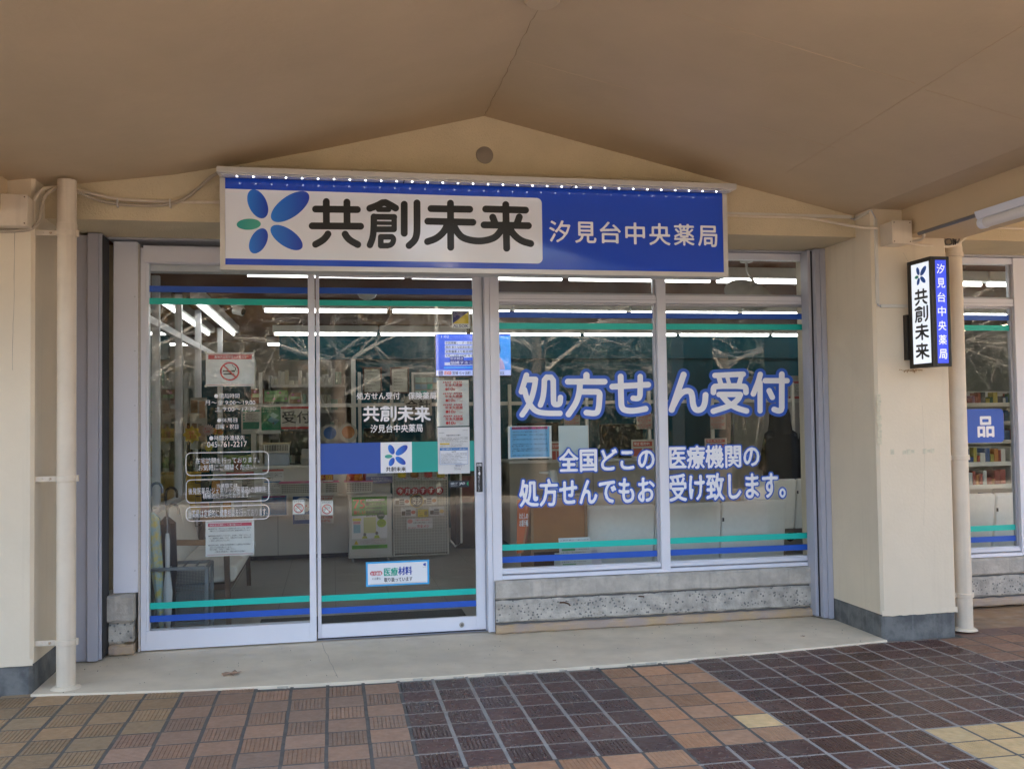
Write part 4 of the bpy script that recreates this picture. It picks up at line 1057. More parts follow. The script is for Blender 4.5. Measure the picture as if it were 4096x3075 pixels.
for (s, a, e) in (('・薬局内ではマスクの着用をお願いします。', .16, .68), ('・定期的に窓や扉を解放し、空気の入れ替えを実施してお', .25, .89), ('ります。', .31, .20), ('・発熱や咳などの症状がある方は、受付時にお申し出くだ', .39, .90), ('さい。', .45, .16),
                  ('・密会までの感染拡大を防ぐため、可能な方はお車での待', .54, .90), ('機にご協力をお願いします。', .60, .48), ('・感染対策上、他の方と接触を避ける必要がある方への調', .68, .90), ('剤を、当薬局の判断で優先させていただく場合がございま', .74, .91), ('す。', .80, .13), ('※皆様に安全にお薬をお届けするための対策です。', .88, .80)):
    bl.append(('t', s, .09, e, a, a+.042, BLK))
poster('infection_notice', 'sky blue infection control notice on the left window pane', 'notice', (g6(98, 0)[0], g6(655, 0)[0], g6(0, 646)[1], g6(0, 1046)[1]), yw, bl)
poster('blank_sheet', 'blank pale sheet stuck to the window right of the blue notice', 'paper', (g6(738, 0)[0], g6(1122, 0)[0], g6(0, 640)[1], g6(0, 1150)[1]), yw, [], base=mat('pale_sheet', (.55, .62, .64), .6))
# blue sticker on the side bay
tb = [c for c in w2.children if c.name.startswith('glass_pane') and c.get('_x')][0]
x0, z1 = at(3700, 1638, WGY); x1, z0 = at(4017, 1768, WGY)
st = part(tb, 'sticker', MB().prism(rrect(x0, x1, z0, z1, .035), 'y', WGY-.0008, WGY-.0001), VB)
xa_, zt_ = at(3908, 1665, WGY); xb_, zb_ = at(3977, 1748, WGY); mb = MB()
V, f = round_text('品', (xa_+.004, xb_-.004, zb_+.004, zt_-.004), .0016, wgt=.0055, rnd=.003); sheet(mb, V, f, WGY-.0014); part(st, 'lettering', mb, VW, fix=False)
xa_, zt_ = at(3730, 1665, WGY); xb_, zb_ = at(3800, 1748, WGY); mb = MB()
V, f = round_text('薬', (xa_, xb_, zb_, zt_), .0016, wgt=.004, rnd=.003); sheet(mb, V, f, WGY-.0014); part(st, 'lettering', mb, VW, fix=False)

# ================================================================== pipes and wiring outside
RUSTY = mat('rusted_paint', (.38, .25, .15), .8, col2=(.6, .5, .38), vscale=150)
def downpipe(label, cx, cy, r, z1, zs, armx, side):
    t = thing('downpipe', label, 'pipe', (cx, cy, 0), 'cream downpipes')
    part(t, 'pipe', MB().lathe([(r, .012), (r, z1)], (cx, cy, 0), 28), PIPEM, smooth=True)
    part(t, 'pipe_socket', MB().lathe([(r+.0035, zs[0]-.02), (r+.0035, zs[0]+.055), (r+.001, zs[0]+.057)], (cx, cy, 0), 28), PIPEM, smooth=True)
    part(t, 'mortar_collar', MB().lathe([(r+.03, .012), (r+.012, .026), (r+.001, .03)], (cx, cy, 0), 20), SLABM)
    for z in zs:
        b = part(t, 'pipe_bracket', MB().lathe([(r+.0035, z-.016), (r+.0065, z-.014), (r+.0065, z+.014), (r+.0035, z+.016)], (cx, cy, 0), 28), PIPEM, smooth=True)
        xa, xb = (armx, cx-r+.002) if side < 0 else (cx+r-.002, armx)
        part(b, 'bracket_arm', MB().box(xa, xb, cy-.016, cy-.012, z-.015, z+.015), PIPEM, bevel=.001)
        part(b, 'bracket_lug', MB().box(cx+r+.004, cx+r+.014, cy-.02, cy+.01, z-.018, z+.018), PIPEM, bevel=.002)
        for q in (.3, .7):
            part(b, 'bolt', MB().lathe([(.008, 0), (.008, -.004), (.005, -.006)], (xa+(xb-xa)*q, cy-.016, z), 8, 'y'), RUSTY if q > .5 else PIPEM)
    return t
downpipe('cream downpipe left of the shop front with three clamps', -1.868, .30, .052, 2.93, [zat(260, 935, .3), zat(260, 1913, .3), zat(260, 2565, .3)], -2.03, -1)
downpipe('cream downpipe right of the signed pillar', 3.912, .36, .059, 2.95, [zat(3810, 1020, .36), zat(3840, 1829, .36), zat(3860, 2377, .36)], 3.785, -1)
def jbox(label, x0, x1, y0, y1, z0, z1):
    t = thing('junction_box', label, 'electrical box', ((x0+x1)/2, y1, z0), 'painted junction boxes')
    part(t, 'box_body', MB().box(x0, x1, y0+.006, y1, z0, z1), PIPEM, bevel=.004)
    part(t, 'box_lid', MB().box(x0-.003, x1+.003, y0, y0+.0055, z0-.003, z1+.003), PIPEM, bevel=.002)
    for a, b in ((x0+.012, z0+.012), (x1-.012, z0+.012), (x0+.012, z1-.012), (x1-.012, z1-.012)): part(t, 'screw', MB().lathe([(.004, 0), (.004, -.002)], (a, y0, b), 8, 'y'), RUST)
    return t
jbox('cream junction box high on the left pillar', -2.34, -2.035, .13, .2495, 2.628, 2.80)
jbox('cream junction box on the right pillar above the small sign', 3.285, 3.425, .10, .2495, 2.632, 2.782)
def path1(pts, y0, y1, x0=0, s=.926):
    """photo polyline -> world; depth runs from y0 to y1 along the way"""
    o = []; n = len(pts)-1
    for i, (a, b, *yy) in enumerate(pts):
        y = yy[0] if yy else y0+(y1-y0)*i/n
        x, z = at(x0+a*s, b*s, y); o.append((x, y, z))
    return [tuple(p) for p in smooth(o, 2)]
def corrugated(pts, r):
    P = [Vector(p) for p in pts]; out = []; L = 0; segs = []
    for a, b in zip(P[:-1], P[1:]):
        n = max(1, int((b-a).length/.0045))
        for i in range(n): out.append(a+(b-a)*i/n)
    out.append(P[-1]); rr = [r if i % 2 else r*.84 for i in range(len(out))]
    return MB().tube(out, rr, 8)
solo('corrugated_conduit', corrugated(path1([(-60,1000,.235),(100,997,.235),(150,985,.235),(176,940,.235),(181,880,.235),(195,838,.24),(250,806,.30),(330,826,.36),(420,866,.42),(520,884,.43),(640,888,.43),(735,884,.43),(800,858,.43),(850,820,.42),(900,772,.40),(945,745,.36)], .2, .4), .0115), mat('conduit_beige', (.42, .35, .26), .5),
     'ribbed beige conduit rising from left junction box to the fascia sign', 'conduit', fix=False)
solo('smooth_conduit', MB().tube(path1([(148,868,.235),(160,840,.235),(185,815,.26),(240,806,.32),(300,815,.36),(400,838,.42),(510,862,.435),(640,868,.437),(760,872,.437),(960,874,.437)], .2, .4), .010, 8), PIPEM, 'smooth painted conduit along the gable wall left of the sign', 'conduit', smooth=True)
for (a, b) in ((508, 875), (735, 876)):
    x, z = at(a*.926, b*.926, .428); solo('cable_tie', MB().box(x-.003, x+.003, .414, .448, z-.028, z+.020), mat('tie_white', (.6, .58, .54), .5), ('left' if a < 600 else 'right')+' pale cable clip holding the two conduits left of the sign', 'cable clip', 'conduit clips')
TRK = mat('trunking', (.62, .58, .50), .5, var=.05)
def c7(a, b): return 3000+a*.602, 700+b*.602
tk = thing('cable_trunking', 'pale flat cable trunking from the fascia sign down the right pillar to the small sign', 'trunking', (3.2, .3, 2.2))
x1t, zt = at(2048+1467*.926, 938*.926, .44); x0t = X1+.004
part(tk, 'trunk_run', MB().box(x0t, x1t, .437, .4495, zt-.010, zt+.012), TRK, bevel=.001)
part(tk, 'trunk_run', MB().prism([(.448, zt-.004), (.448, zt-.024), (.27, zt-.008), (.27, zt+.012)], 'x', 3.214, 3.2245), TRK)
xv = 3.252
ztop = zat(*c7(830, 290), .24); zlow = zat(*c7(852, 855), .24)
part(tk, 'trunk_run', MB().box(xv-.011, xv+.011, .238, .2495, zlow, ztop), TRK, bevel=.001)
zl = zat(*c7(950, 870), .24)
part(tk, 'trunk_run', MB().box(xv+.02, px0+.02, .238, .2495, zl-.011, zl+.011), TRK, bevel=.001)
part(tk, 'trunk_elbow', MB().tube([(xv, .244, zlow+.004), (xv+.004, .244, zlow-.012), (xv+.022, .244, zl)], .005, 6), ALU2, smooth=True)
part(tk, 'trunk_elbow', MB().tube([(x1t-.002, .443, zt), (3.19, .44, zt-.012), (3.216, .44, zt-.014)], .005, 6), ALU2, smooth=True)
part(tk, 'trunk_elbow', MB().tube([(3.218, .275, zt+.002), (3.222, .243, zt+.006), (xv, .243, ztop+.002)], .005, 6), ALU2, smooth=True)
solo('smooth_conduit', MB().tube(path1([(928,930,.437),(1060,936,.437),(1250,938,.437),(1330,950,.43),(1420,968,.36),(1500,982,.27),(1580,986,.20)], .4, .2, 2048), .0095, 8), PIPEM, 'smooth painted conduit from sign to the right junction box', 'conduit', smooth=True)
def p7(pts, r, n=8):
    o = []
    for (a, b, y) in pts:
        u, v = c7(a, b); x, z = at(u, v, y); o.append((x, y, z))
    return MB().tube([tuple(p) for p in smooth(o, 2)], r, n)
GREY = mat('grey_conduit', (.16, .155, .16), .45); CBL = mat('grey_cable', (.25, .22, .19), .5)
lamp = thing('arcade_lamp', 'white tube lamp fixed under the right canopy beam', 'lamp', (3.45, -1.4, 2.66))
def py_(x, y, z):
    return (x, y, z)
part(lamp, 'lamp_body', MB().prism([(3.395, 2.699), (3.505, 2.699), (3.49, 2.655), (3.41, 2.655)], 'y', -2.05, -.56), ALU, bevel=.004)
part(lamp, 'tube_cover', MB().tube([(3.45, -2.03, 2.632), (3.45, -.60, 2.632)], .032, 16), mat('lamp_cover', (.72, .68, .64), .3), smooth=True)
part(lamp, 'end_cap', MB().tube([(3.45, -.599, 2.632), (3.45, -.555, 2.634)], .036, 16), ALU, smooth=True)
solo('grey_pipe_conduit', MB().tube([(3.45, .06, 2.690), (3.45, -.56, 2.690)], .012, 8), GREY, 'dark grey conduit running to the tube lamp along the right beam', 'conduit', smooth=True)
solo('smooth_conduit', MB().tube([tuple(p) for p in smooth([(3.42, .16, 2.655), (3.47, .13, 2.652), (3.50, .10, 2.660), (3.49, .06, 2.684), (3.46, .03, 2.690), (3.45, -.02, 2.690)], 2)], .010, 8), PIPEM, 'short bent conduit between right junction box and beam', 'conduit', smooth=True)
solo('smooth_conduit', p7([(1046, 455, .22), (1150, 465, .24), (1290, 478, .28), (1350, 470, .29), (1400, 445, .29), (1470, 375, .36), (1525, 343, .43), (1700, 352, .437), (1900, 362, .437)], .010), PIPEM, 'painted conduit crossing the right downpipe towards the side bay', 'conduit', smooth=True)
ct = thing('cable_coil', 'bundle of spare grey cable tied in front of the right downpipe', 'cable', (3.8, .27, 2.6))
rr = random.Random(5); cxu, cvu = c7(1345, 452)
cx0, cz0 = at(cxu, cvu, .262)
for i in range(7):
    a0 = rr.uniform(-.15, .15)
    for sgn in (-1, 1):
        P = [(cx0+sgn*(.030+.026*math.cos(t))*1.0+rr.uniform(-.002, .002), .262+rr.uniform(-.010, .010), cz0+.010+(.017+.003*i*.5)*math.sin(t)*(.9 if sgn < 0 else 1.35)+(.018 if sgn > 0 else 0)+sgn*.004) for t in np.linspace(0, 2*math.pi, 18)]
        if rr.random() < .8: part(ct, 'cable_loop', MB().tube(P, .0026, 5), CBL, smooth=True)
part(ct, 'cable_tie', MB().tube([(cx0, .250, cz0-.016), (cx0+.006, .250, cz0+.022)], .004, 6), DARK)
part(ct, 'cable_tie', MB().tube([(cx0+.012, .249, cz0-.014), (cx0+.018, .249, cz0+.024)], .004, 6), DARK)
solo('blanking_disc', MB().lathe([(.056, 0), (.056, -.006), (.050, -.010)], (.617, .449, 3.212), 32, 'y'), mat('disc_brown', (.27, .22, .17), .6), 'round brown blanking disc on the gable above the sign', 'wall cover', smooth=True)
solo('ceiling_rose', MB().lathe([(.085, 3.47), (.085, 3.43), (.07, 3.415)], (.60, -1.36, 0), 28), CEIL, 'round cream cover on the canopy ridge at the top edge', 'ceiling cover', smooth=True)
# dead leaves
LEAF = mat('dead_leaf', (.36, .23, .15), .8, var=.4, vscale=60)
def leaf(label, u, v, s, z, seed):
    rr = random.Random(seed); x, y = onz(u, v, z); P = []
    for i in range(14):
        t = 2*math.pi*i/14; r = s*(1+.35*math.cos(5*t)+rr.uniform(-.12, .12)); P.append((x+r*math.cos(t)*1.25, y+r*math.sin(t), z+.003+rr.uniform(0, .4)*s))
    P.append((x, y, z+.004+s*.25)); n = 14
    return solo('fallen_leaf', MB().add(P, [(i, (i+1) % n, n) for i in range(n)]), LEAF, label, 'leaf', 'fallen leaves', fix=False)
leaf('curled dry leaf lying on the slab in front of the fixed glass', 925, 2697, .042, .012, 1)
leaf('tiny dry leaf on the slab below the middle of the window', 2218, 2642, .010, .012, 2)
leaf('tiny dry leaf on the slab beside the right pillar', 3212, 2545, .012, .012, 3)
leaf('small red leaf on the tiles in front of the sliding door', 1208, 2786, .010, 0, 4)
# ================================================================== inside the shop
TUBE = mat('lit_tube', (.95, .97, 1), .3, emit=(1.0, .985, .96), estr=1.0)
FIXT = mat('lamp_fixture', (.55, .55, .53), .4)
WHITEP = mat('white_laminate', (.60, .59, .55), .4, var=.03)
def tube_light(label, a, b, grp='ceiling tube lamps'):
    t = thing('ceiling_tube_lamp', label, 'lamp', tuple((np.array(a)+np.array(b))/2), grp)
    a, b = np.array(a, float), np.array(b, float); d = (b-a)/np.linalg.norm(b-a)
    lo, hi = np.minimum(a, b), np.maximum(a, b)
    if abs(d[0]) > .5: part(t, 'lamp_base', MB().box(lo[0], hi[0], a[1]-.07, a[1]+.07, 2.65, 2.738), FIXT, bevel=.004)
    else: part(t, 'lamp_base', MB().box(a[0]-.07, a[0]+.07, lo[1], hi[1], 2.65, 2.738), FIXT, bevel=.004)
    part(t, 'tube', MB().tube([tuple(a+d*.02), tuple(b-d*.02)], .016, 12), TUBE, smooth=True)
rows = [('front', 1.88, 1.5, 1.27, -1.02, 7.9), ('middle', 4.31, .23, 1.29, -1.07, 7.9), ('rear', 6.98, .24, 1.38, -1.12, 7.9)]
names = ['first', 'second', 'third', 'fourth', 'fifth', 'sixth', 'seventh', 'eighth', 'ninth', 'tenth', 'eleventh', 'twelfth', 'thirteenth', 'fourteenth', 'fifteenth']
for (nm, y, g, pit, xl, xr) in rows:
    xs = []; x = g
    while x-pit > xl-.6: x -= pit
    k = 0
    while x < xr:
        tube_light(f'{names[k]} lit tube from the left in the {nm} ceiling row', (max(xl, x)+.012, y, 2.63), (x+pit-.012, y, 2.63)); x += pit; k += 1
tube_light('single lit tube running front to back along the left partition', (-1.60, 3.75, 2.63), (-1.60, 7.05, 2.63))
# --- left partition
lp = thing('glass_partition', 'aluminium framed glass partition along the left side of the shop', 'partition', (-1.75, 3, .02))
for y in (1.36, 2.45, 3.6, 4.9, 6.9): part(lp, 'partition_post', MB().box(-1.785, -1.725, y, y+.055, .02, 2.70), ALU, bevel=.002)
for z in (.02, .80, 2.28): 
    for a, b in ((1.416, 2.449), (2.506, 3.599), (3.656, 4.899), (4.956, 6.899)): part(lp, 'partition_rail', MB().box(-1.78, -1.73, a, b, z, z+(.06 if z > 2 else .04)), ALU, bevel=.002)
part(lp, 'glass_pane', MB().box(-1.757, -1.753, 1.42, 6.95, .06, 2.70), GLASS)
part(B, 'shop_wall', MB().box(-3.4, -3.3, 1.34, 9.59, 0, 2.735), TEAL); part(B, 'shop_floor', MB().box(-3.3, -1.80, 1.34, 9.59, -.05, .018), FLM)
part(B, 'shop_ceiling', MB().box(-3.4, -1.96, 1.34, 9.8, 2.742, 2.80), WOODC)
for o in list(B.children):
    if o.name.startswith('shop_wall'):
        xs_ = [v.co.x for v in o.data.vertices]
        if abs(max(xs_)+1.80) < .01: bpy.data.objects.remove(o)
part(B, 'shop_wall', MB().box(-3.4, -1.80, 1.30, 1.335, 0, 2.735), STUCCO)
# --- back wall
part(B, 'teal_wall', MB().box(-.05, 9.05, 7.46, 7.54, .02, 2.329), TEAL)
part(B, 'teal_wall', MB().box(-3.3, -1.42, 7.46, 7.54, .02, 2.329), TEAL)
part(B, 'opening_jamb', MB().box(-1.42, -1.36, 7.42, 7.56, .02, 2.329), WHITEP); part(B, 'opening_jamb', MB().box(-.11, -.051, 7.42, 7.56, .02, 2.329), WHITEP)
tube_light('short lit tube in the back room seen through the doorway', (-1.3, 8.7, 2.63), (-.2, 8.7, 2.63))
SHM = mat('shelf_grey', (.45, .44, .42), .5)
def shelf_unit(label, x0, x1, y0, y1, z1, nsh, seed, pal, prods=True):
    t = thing('shelf_unit', label, 'shelf', ((x0+x1)/2, y0, .02)); rr = random.Random(seed)
    part(t, 'back_panel', MB().box(x0, x1, y1-.02, y1, .02, z1), SHM)
    for x in (x0, x1-.025): part(t, 'side_panel', MB().box(x, x+.025, y0, y1-.021, .02, z1), SHM)
    for i in range(nsh):
        z = .08+(z1-.25)*i/max(1, nsh-1)
        part(t, 'shelf_board', MB().box(x0+.0255, x1-.0255, y0, y1-.021, z, z+.025), SHM)
        part(t, 'price_rail', MB().box(x0+.0255, x1-.0255, y0-.006, y0-.001, z-.015, z+.028), WHITEP)
        by = {}
        x = x0+.035
        while x < x1-.1:
            w_ = rr.uniform(.028, .07); h = rr.uniform(.05, (z1-.25)/max(1, nsh-1)*.66); c = rr.choice(pal)
            by.setdefault(c, MB()).box(x, x+w_*.94, y0+.02, y0+.02+rr.uniform(.06, .16), z+.0255, z+.0255+h); x += w_
        for c, mb in by.items():
            o = part(t, 'products', mb, cm_(c), bevel=.003); o['kind'] = 'stuff'
    return t
PAL1 = ['#a9a498', '#8c4a34', '#3a5578', '#a89a4a', '#6f2f2f', '#3f6048', '#b9b9bc', '#96707f', '#5a6a7c', '#4a4a4c']
shelf_unit('medicine shelf in the back room through the doorway', -1.3, -.15, 9.1, 9.5, 2.2, 6, 3, ['#cfcac0', '#c2bfb6', '#8fb0a0', '#d8d4c8', '#b8b2a0'])
shelf_unit('product shelf behind the left glass partition', -3.2, -2.0, 5.6, 6.0, 1.9, 5, 4, PAL1)
shelf_unit('drugstore shelf full of small packs behind the side bay window', 5.9, 8.3, 4.2, 4.6, 1.75, 8, 8, PAL1)
shelf_unit('low shelf with red and orange packs near the side bay window', 5.35, 6.35, 2.9, 3.2, 1.15, 5, 9, ['#8f3a2c', '#a8682c', '#9a8c3a', '#b8b8b4', '#2c4a7a', '#7a7a74'])
# --- counters
def counter(label, x0, x1, y, z, front, seams):
    t = thing('counter', label, 'counter', ((x0+x1)/2, y, .02))
    part(t, 'counter_body', MB().box(x0, x1, y+.02, y+.5, .07, z-.03), front)
    part(t, 'kick_board', MB().box(x0, x1, y+.06, y+.5, .02, .069), DARK)
    part(t, 'counter_top', MB().box(x0-.01, x1+.01, y-.01, y+.55, z-.0295, z), WHITEP, bevel=.004)
    for s in seams: part(t, 'panel_seam', MB().box(s, s+.004, y+.0185, y+.0199, .07, z-.03), DARK)
    return t
counter('white reception counter behind the door', -1.62, .26, 5.0, 1.03, WHITEP, (-.95, -.2))
part(bpy.data.objects['counter'], 'counter_ledge', MB().box(-1.5, .24, 4.86, 4.988, .70, .725), WHITEP, bevel=.003)
TAN = mat('tan_laminate', (.35, .315, .26), .5, var=.05)
counter('tan counter behind the waiting sofas', 1.62, 6.6, 5.1, 1.02, TAN, (2.6, 3.4, 4.1, 5.0))
sp = thing('counter_screen', 'aluminium framed clear screens standing on the counters', 'screen', (1, 5.2, 1.03))
for x in (-1.58, -1.14, -.06, .30, 1.66, 2.58, 3.35, 4.15, 5.2): part(sp, 'screen_post', MB().box(x-.018, x+.018, 5.26, 5.30, 1.031, 2.05 if x < .2 else 1.9), WHITEP, bevel=.002)
for a, b in ((-1.56, -1.16), (-1.12, -.08), (-.04, .28), (.32, 1.64), (1.68, 2.56), (2.60, 3.33), (3.37, 4.13), (4.17, 5.18)): part(sp, 'screen_rail', MB().box(a, b, 5.265, 5.295, 1.66, 1.70), WHITEP, bevel=.002)
# things on the counters
BLKP = mat('black_matt', (.010, .010, .011), .5, spec=.25)
def monitor(label, x0, x1, y, z0, z1):
    t = thing('monitor', label, 'monitor', ((x0+x1)/2, y, z0), 'counter monitors'); c = (x0+x1)/2
    part(t, 'screen_back', MB().box(x0, x1, y, y+.035, z0+.10, z1), BLKP, bevel=.006)
    part(t, 'stand', MB().box(c-.03, c+.03, y+.01, y+.03, z0+.012, z0+.0995), BLKP); part(t, 'foot', MB().box(c-.11, c+.11, y-.06, y+.1, z0, z0+.0115), BLKP, bevel=.003)
monitor('black monitor on the counter behind the middle of the left window pane', 1.75, 2.25, 5.3, 1.02, 1.45); monitor('black monitor on the counter left of the standing customer', 2.75, 3.28, 5.3, 1.02, 1.42); monitor('black terminal on the reception counter behind the blue door band', -.02, .32, 5.12, 1.03, 1.42)
monitor('dark monitor on the reception counter near the fixed glass', -.95, -.55, 5.35, 1.03, 1.40)
def basket(label, x0, x1, y, z, rim, h=.13, grp='plastic baskets'):
    t = thing('plastic_basket', label, 'basket', ((x0+x1)/2, y, z), grp)
    i = .012
    part(t, 'basket_body', MB().add([(x0+i, y, z), (x1-i, y, z), (x1-i, y+.16, z), (x0+i, y+.16, z), (x0, y-.012, z+h), (x1, y-.012, z+h), (x1, y+.172, z+h), (x0, y+.172, z+h)], [(0, 1, 2, 3), (0, 1, 5, 4), (1, 2, 6, 5), (2, 3, 7, 6), (3, 0, 4, 7)]), WHITEP)
    part(t, 'basket_rim', MB().tube([(x0, y-.014, z+h), (x1, y-.014, z+h), (x1, y+.174, z+h), (x0, y+.174, z+h), (x0, y-.014, z+h)], .007, 6), cm_(rim))
    hs = MB(); n = max(6, int((x1-x0)/.020))
    for a in range(n):
        for b in range(5):
            x = x0+.02+(x1-x0-.04)*(a+.5)/n; zz = z+.02+(h-.035)*(b+.5)/5; yy = y-.0015-.012*(zz-z)/h; hs.box(x-.0055, x+.0055, yy-.0012, yy, zz-.006, zz+.006)
    o = part(t, 'basket_hole', hs, mat('basket_shadow', (.10, .09, .08), .8)); o['kind'] = 'stuff'
basket('cream basket with pink rim on the ledge beside the door stile', -.92, -.53, 4.82, .726, '#c86a94'); basket('small cream basket with pink rim behind the door stile', -.46, -.30, 4.80, .726, '#c86a94'); basket('cream basket with pink rim and snack packs behind the door glass', -.24, .06, 4.80, .726, '#c86a94')
basket('cream letter basket stacked on the reception counter', -1.10, -.82, 5.05, 1.17, '#b9a888', .10)
sn = thing('snack_pack', 'glossy red and orange snack packs in the middle basket', 'snack', (-.1, 4.9, .8))
for (x, c, r) in ((-.18, '#b8402a', .3), (-.09, '#c8782a', -.2), (-.0, '#8a2f22', .15)):
    part(sn, 'pack', MB().add([(x-.05, 4.86, .83), (x+.05, 4.86, .82), (x+.05+r*.05, 4.90, .93), (x-.05+r*.05, 4.90, .93), (x, 4.82, .88)], [(0, 1, 4), (1, 2, 4), (2, 3, 4), (3, 0, 4), (0, 3, 2, 1)]), mat('foil_'+c.strip('#'), c, .25))
solo('drawer_unit', MB().box(-1.09, -.83, 5.06, 5.3, 1.031, 1.165), mat('pale_blue_plastic', (.33, .39, .47), .4), 'small pale blue drawer unit under the letter basket on the counter', 'drawers', bevel=.006)
solo('green_box', MB().box(-1.52, -1.22, 5.05, 5.2, 1.031, 1.15), mat('green_leaf_print', (.13, .20, .05), .5, col2=(.30, .36, .14), vscale=30), 'green patterned box on the left end of the reception counter', 'box', bevel=.003)
solo('receipt_printer', MB().prism([(5.06, 1.031), (5.3, 1.031), (5.3, 1.2), (5.18, 1.2), (5.06, 1.1)], 'x', -.70, -.45), mat('office_grey', (.25, .25, .24), .5), 'grey office machine on the reception counter beside the door stile', 'printer', bevel=.004)
# cabinet on castors
cb = thing('castor_cabinet', 'white two-door cabinet on castors with green poster', 'cabinet', (.02, 4.6, .02))
cx0_, cx1_ = -.205, .245
part(cb, 'cabinet_body', MB().box(cx0_, cx1_, 4.585, 4.84, .085, .70), WHITEP, bevel=.003); part(cb, 'cabinet_top', MB().box(cx0_-.008, cx1_+.008, 4.57, 4.845, .7005, .72), WHITEP, bevel=.002)
part(cb, 'cabinet_base', MB().box(cx0_-.004, cx1_+.004, 4.574, 4.84, .068, .0845), WHITEP)
for a, b in ((cx0_+.006, .018), (.022, cx1_-.006)): part(cb, 'cabinet_door', MB().box(a, b, 4.570, 4.5845, .092, .694), WHITEP, bevel=.002)
for x in (cx0_+.04, cx1_-.04): part(cb, 'castor', MB().lathe([(.022, -.012), (.024, -.006), (.024, .006), (.022, .012)], (x, 4.62, .044), 14, 'x'), mat('castor_grey', (.4, .4, .38), .5))
poster('health_card_poster', 'green edged poster with big orange 75 on the castor cabinet', 'poster', (d6(395, 0)[0], d6(735, 0)[0], d6(0, 114)[1], d6(0, 594)[1]), 4.566,
   [('r', 0, 1, 0, .36, '#4f9a3a'), ('r', 0, 1, .93, 1, '#5ea836'), ('p', [(0, .62), (0, .40), (.2, .36), (.8, .36), (1, .5), (1, .62)], WHT), ('r', 0, 1, .60, .80, WHT), ('t', '75', .05, .37, .05, .22, .03, '#d8582a'), ('r', .40, .93, .045, .085, WHT), ('t', '一定の障がいがある方は65歳以上', .42, .92, .05, .08, BLK),
    ('t', '歳以上の方へ', .40, .95, .105, .175, .03, BLK), ('t', '後期高齢者医療の', .40, .87, .20, .24, .02, BLK), ('t', '新しい', .06, .38, .255, .335, .03, '#c8402c'), ('t', '資格確認書を', .40, .92, .262, .335, .02, BLK), ('t', '送付します!', .40, .67, .345, .38, .02, BLK),
    ('r', .02, .26, .41, .46, '#d8d060'), ('r', .33, .68, .395, .70, '#d2d39a'), ('r', .04, .24, .47, .52, '#d8a0a8'), ('r', .045, .24, .53, .69, '#8fb8c8'), ('e', .82, .37, .11, .10, '#1f5a34'), ('t', '7月中旬', .75, .90, .345, .385, WHT), ('e', .84, .515, .13, .12, '#a8c02e')]+
   lines(.47, .56, 4, .75, .93, BLK, 8)+[('e', .36, .725, .04, .05, '#8a8a86'), ('e', .70, .705, .04, .05, '#5a5a58'), ('p', [(.28, .80), (.31, .755), (.41, .755), (.44, .80)], '#c8cc5a'), ('p', [(.62, .80), (.65, .745), (.75, .745), (.79, .80)], '#b8c44a')]+
   [('r', 0, 1, .81, .925, '#c9c9c6'), ('p', [(.06, .91), (.12, .83), (.18, .91)], '#c8b428')]+lines(.835, .915, 3, .22, .95, '#8a3a3a', 9)+lines(.945, .985, 2, .22, .76, BLK, 10))
# wire grid panel with cards
gp = thing('wire_grid_panel', 'white wire grid rack hung with recommended food cards', 'display rack', (.57, 4.75, .02))
gx0, gx1, gz1 = .275, .86, 1.12
WIRE = mat('white_wire', (.62, .61, .57), .4)
part(gp, 'grid_frame', MB().tube([(gx0, 4.75, .05), (gx0, 4.75, gz1), (gx1, 4.75, gz1), (gx1, 4.75, .05), (gx0, 4.75, .05)], .008, 6), WIRE)
part(gp, 'backing_board', MB().box(gx0+.01, gx1-.01, 4.775, 4.785, .07, gz1-.02), mat('board_cream', (.42, .41, .37), .6))
for i in range(1, 20): part(gp, 'wire', MB().tube([(gx0+(gx1-gx0)*i/20, 4.75, .05), (gx0+(gx1-gx0)*i/20, 4.75, gz1)], .0022, 5), WIRE)
for i in range(1, 36): part(gp, 'wire', MB().tube([(gx0, 4.746, .05+(gz1-.05)*i/36), (gx1, 4.746, .05+(gz1-.05)*i/36)], .0022, 5), WIRE)
f5 = lambda a, b: (1260+a*.31646, 1880+b*.31646)
for i, ch in enumerate('今月おすすめ'):
    u, v = f5([1075, 1168, 1262, 1365, 1467, 1570][i], [265, 265, 265, 260, 258, 257][i]); x, z = at(u, v, 4.735)
    P = []
    for q in range(36): r = .044*(1+.07*(1 if q % 3 == 0 else -1)); P.append((x+r*math.cos(2*math.pi*q/36), z+r*math.sin(2*math.pi*q/36)))
    t = thing('round_badge', f'red scalloped badge reading {ch}, {names[i]} from the left on the wire rack', 'badge', (x, 4.735, z-.044), 'red badges on the wire rack')
    part(t, 'badge_disc', MB().prism(P, 'y', 4.732, 4.736), cm_('#a82430')); mb = MB(); text_into(mb, ch, (x-.026, x+.026, z-.027, z+.027), 4.7312, bold=.03); part(t, 'lettering', mb, cm_(WHT), fix=False)
def card(label, box, els, base=None): return poster('product_card', label, 'card', (f5(box[0], 0)[0], f5(box[1], 0)[0], f5(0, box[2])[1], f5(0, box[3])[1]), 4.736, els, base=base, group='cards on the wire rack')
food = lambda c: [('t', '栄養バランス', .12, .55, .06, .16, BLK), ('r', .05, .30, .42, .88, '#3a3428'), ('r', .32, .66, .28, .48, '#2c3440'), ('r', .32, .66, .52, .68, '#2c3440'), ('r', .32, .66, .72, .88, '#2c3440'), ('e', .82, .55, .15, .12, c)]
card('food card with reddish dish at the upper left of the wire rack', (1005, 1195, 332, 448), food('#8a3a28')); card('food card with brown dish at the upper right of the wire rack', (1350, 1538, 322, 436), food('#b07a40'))
card('food card with red dish in the middle row of the wire rack', (1085, 1277, 470, 580), food('#a84a38')); card('food card with yellow dish at the right of the middle row', (1443, 1635, 460, 568), food('#c0a050'))
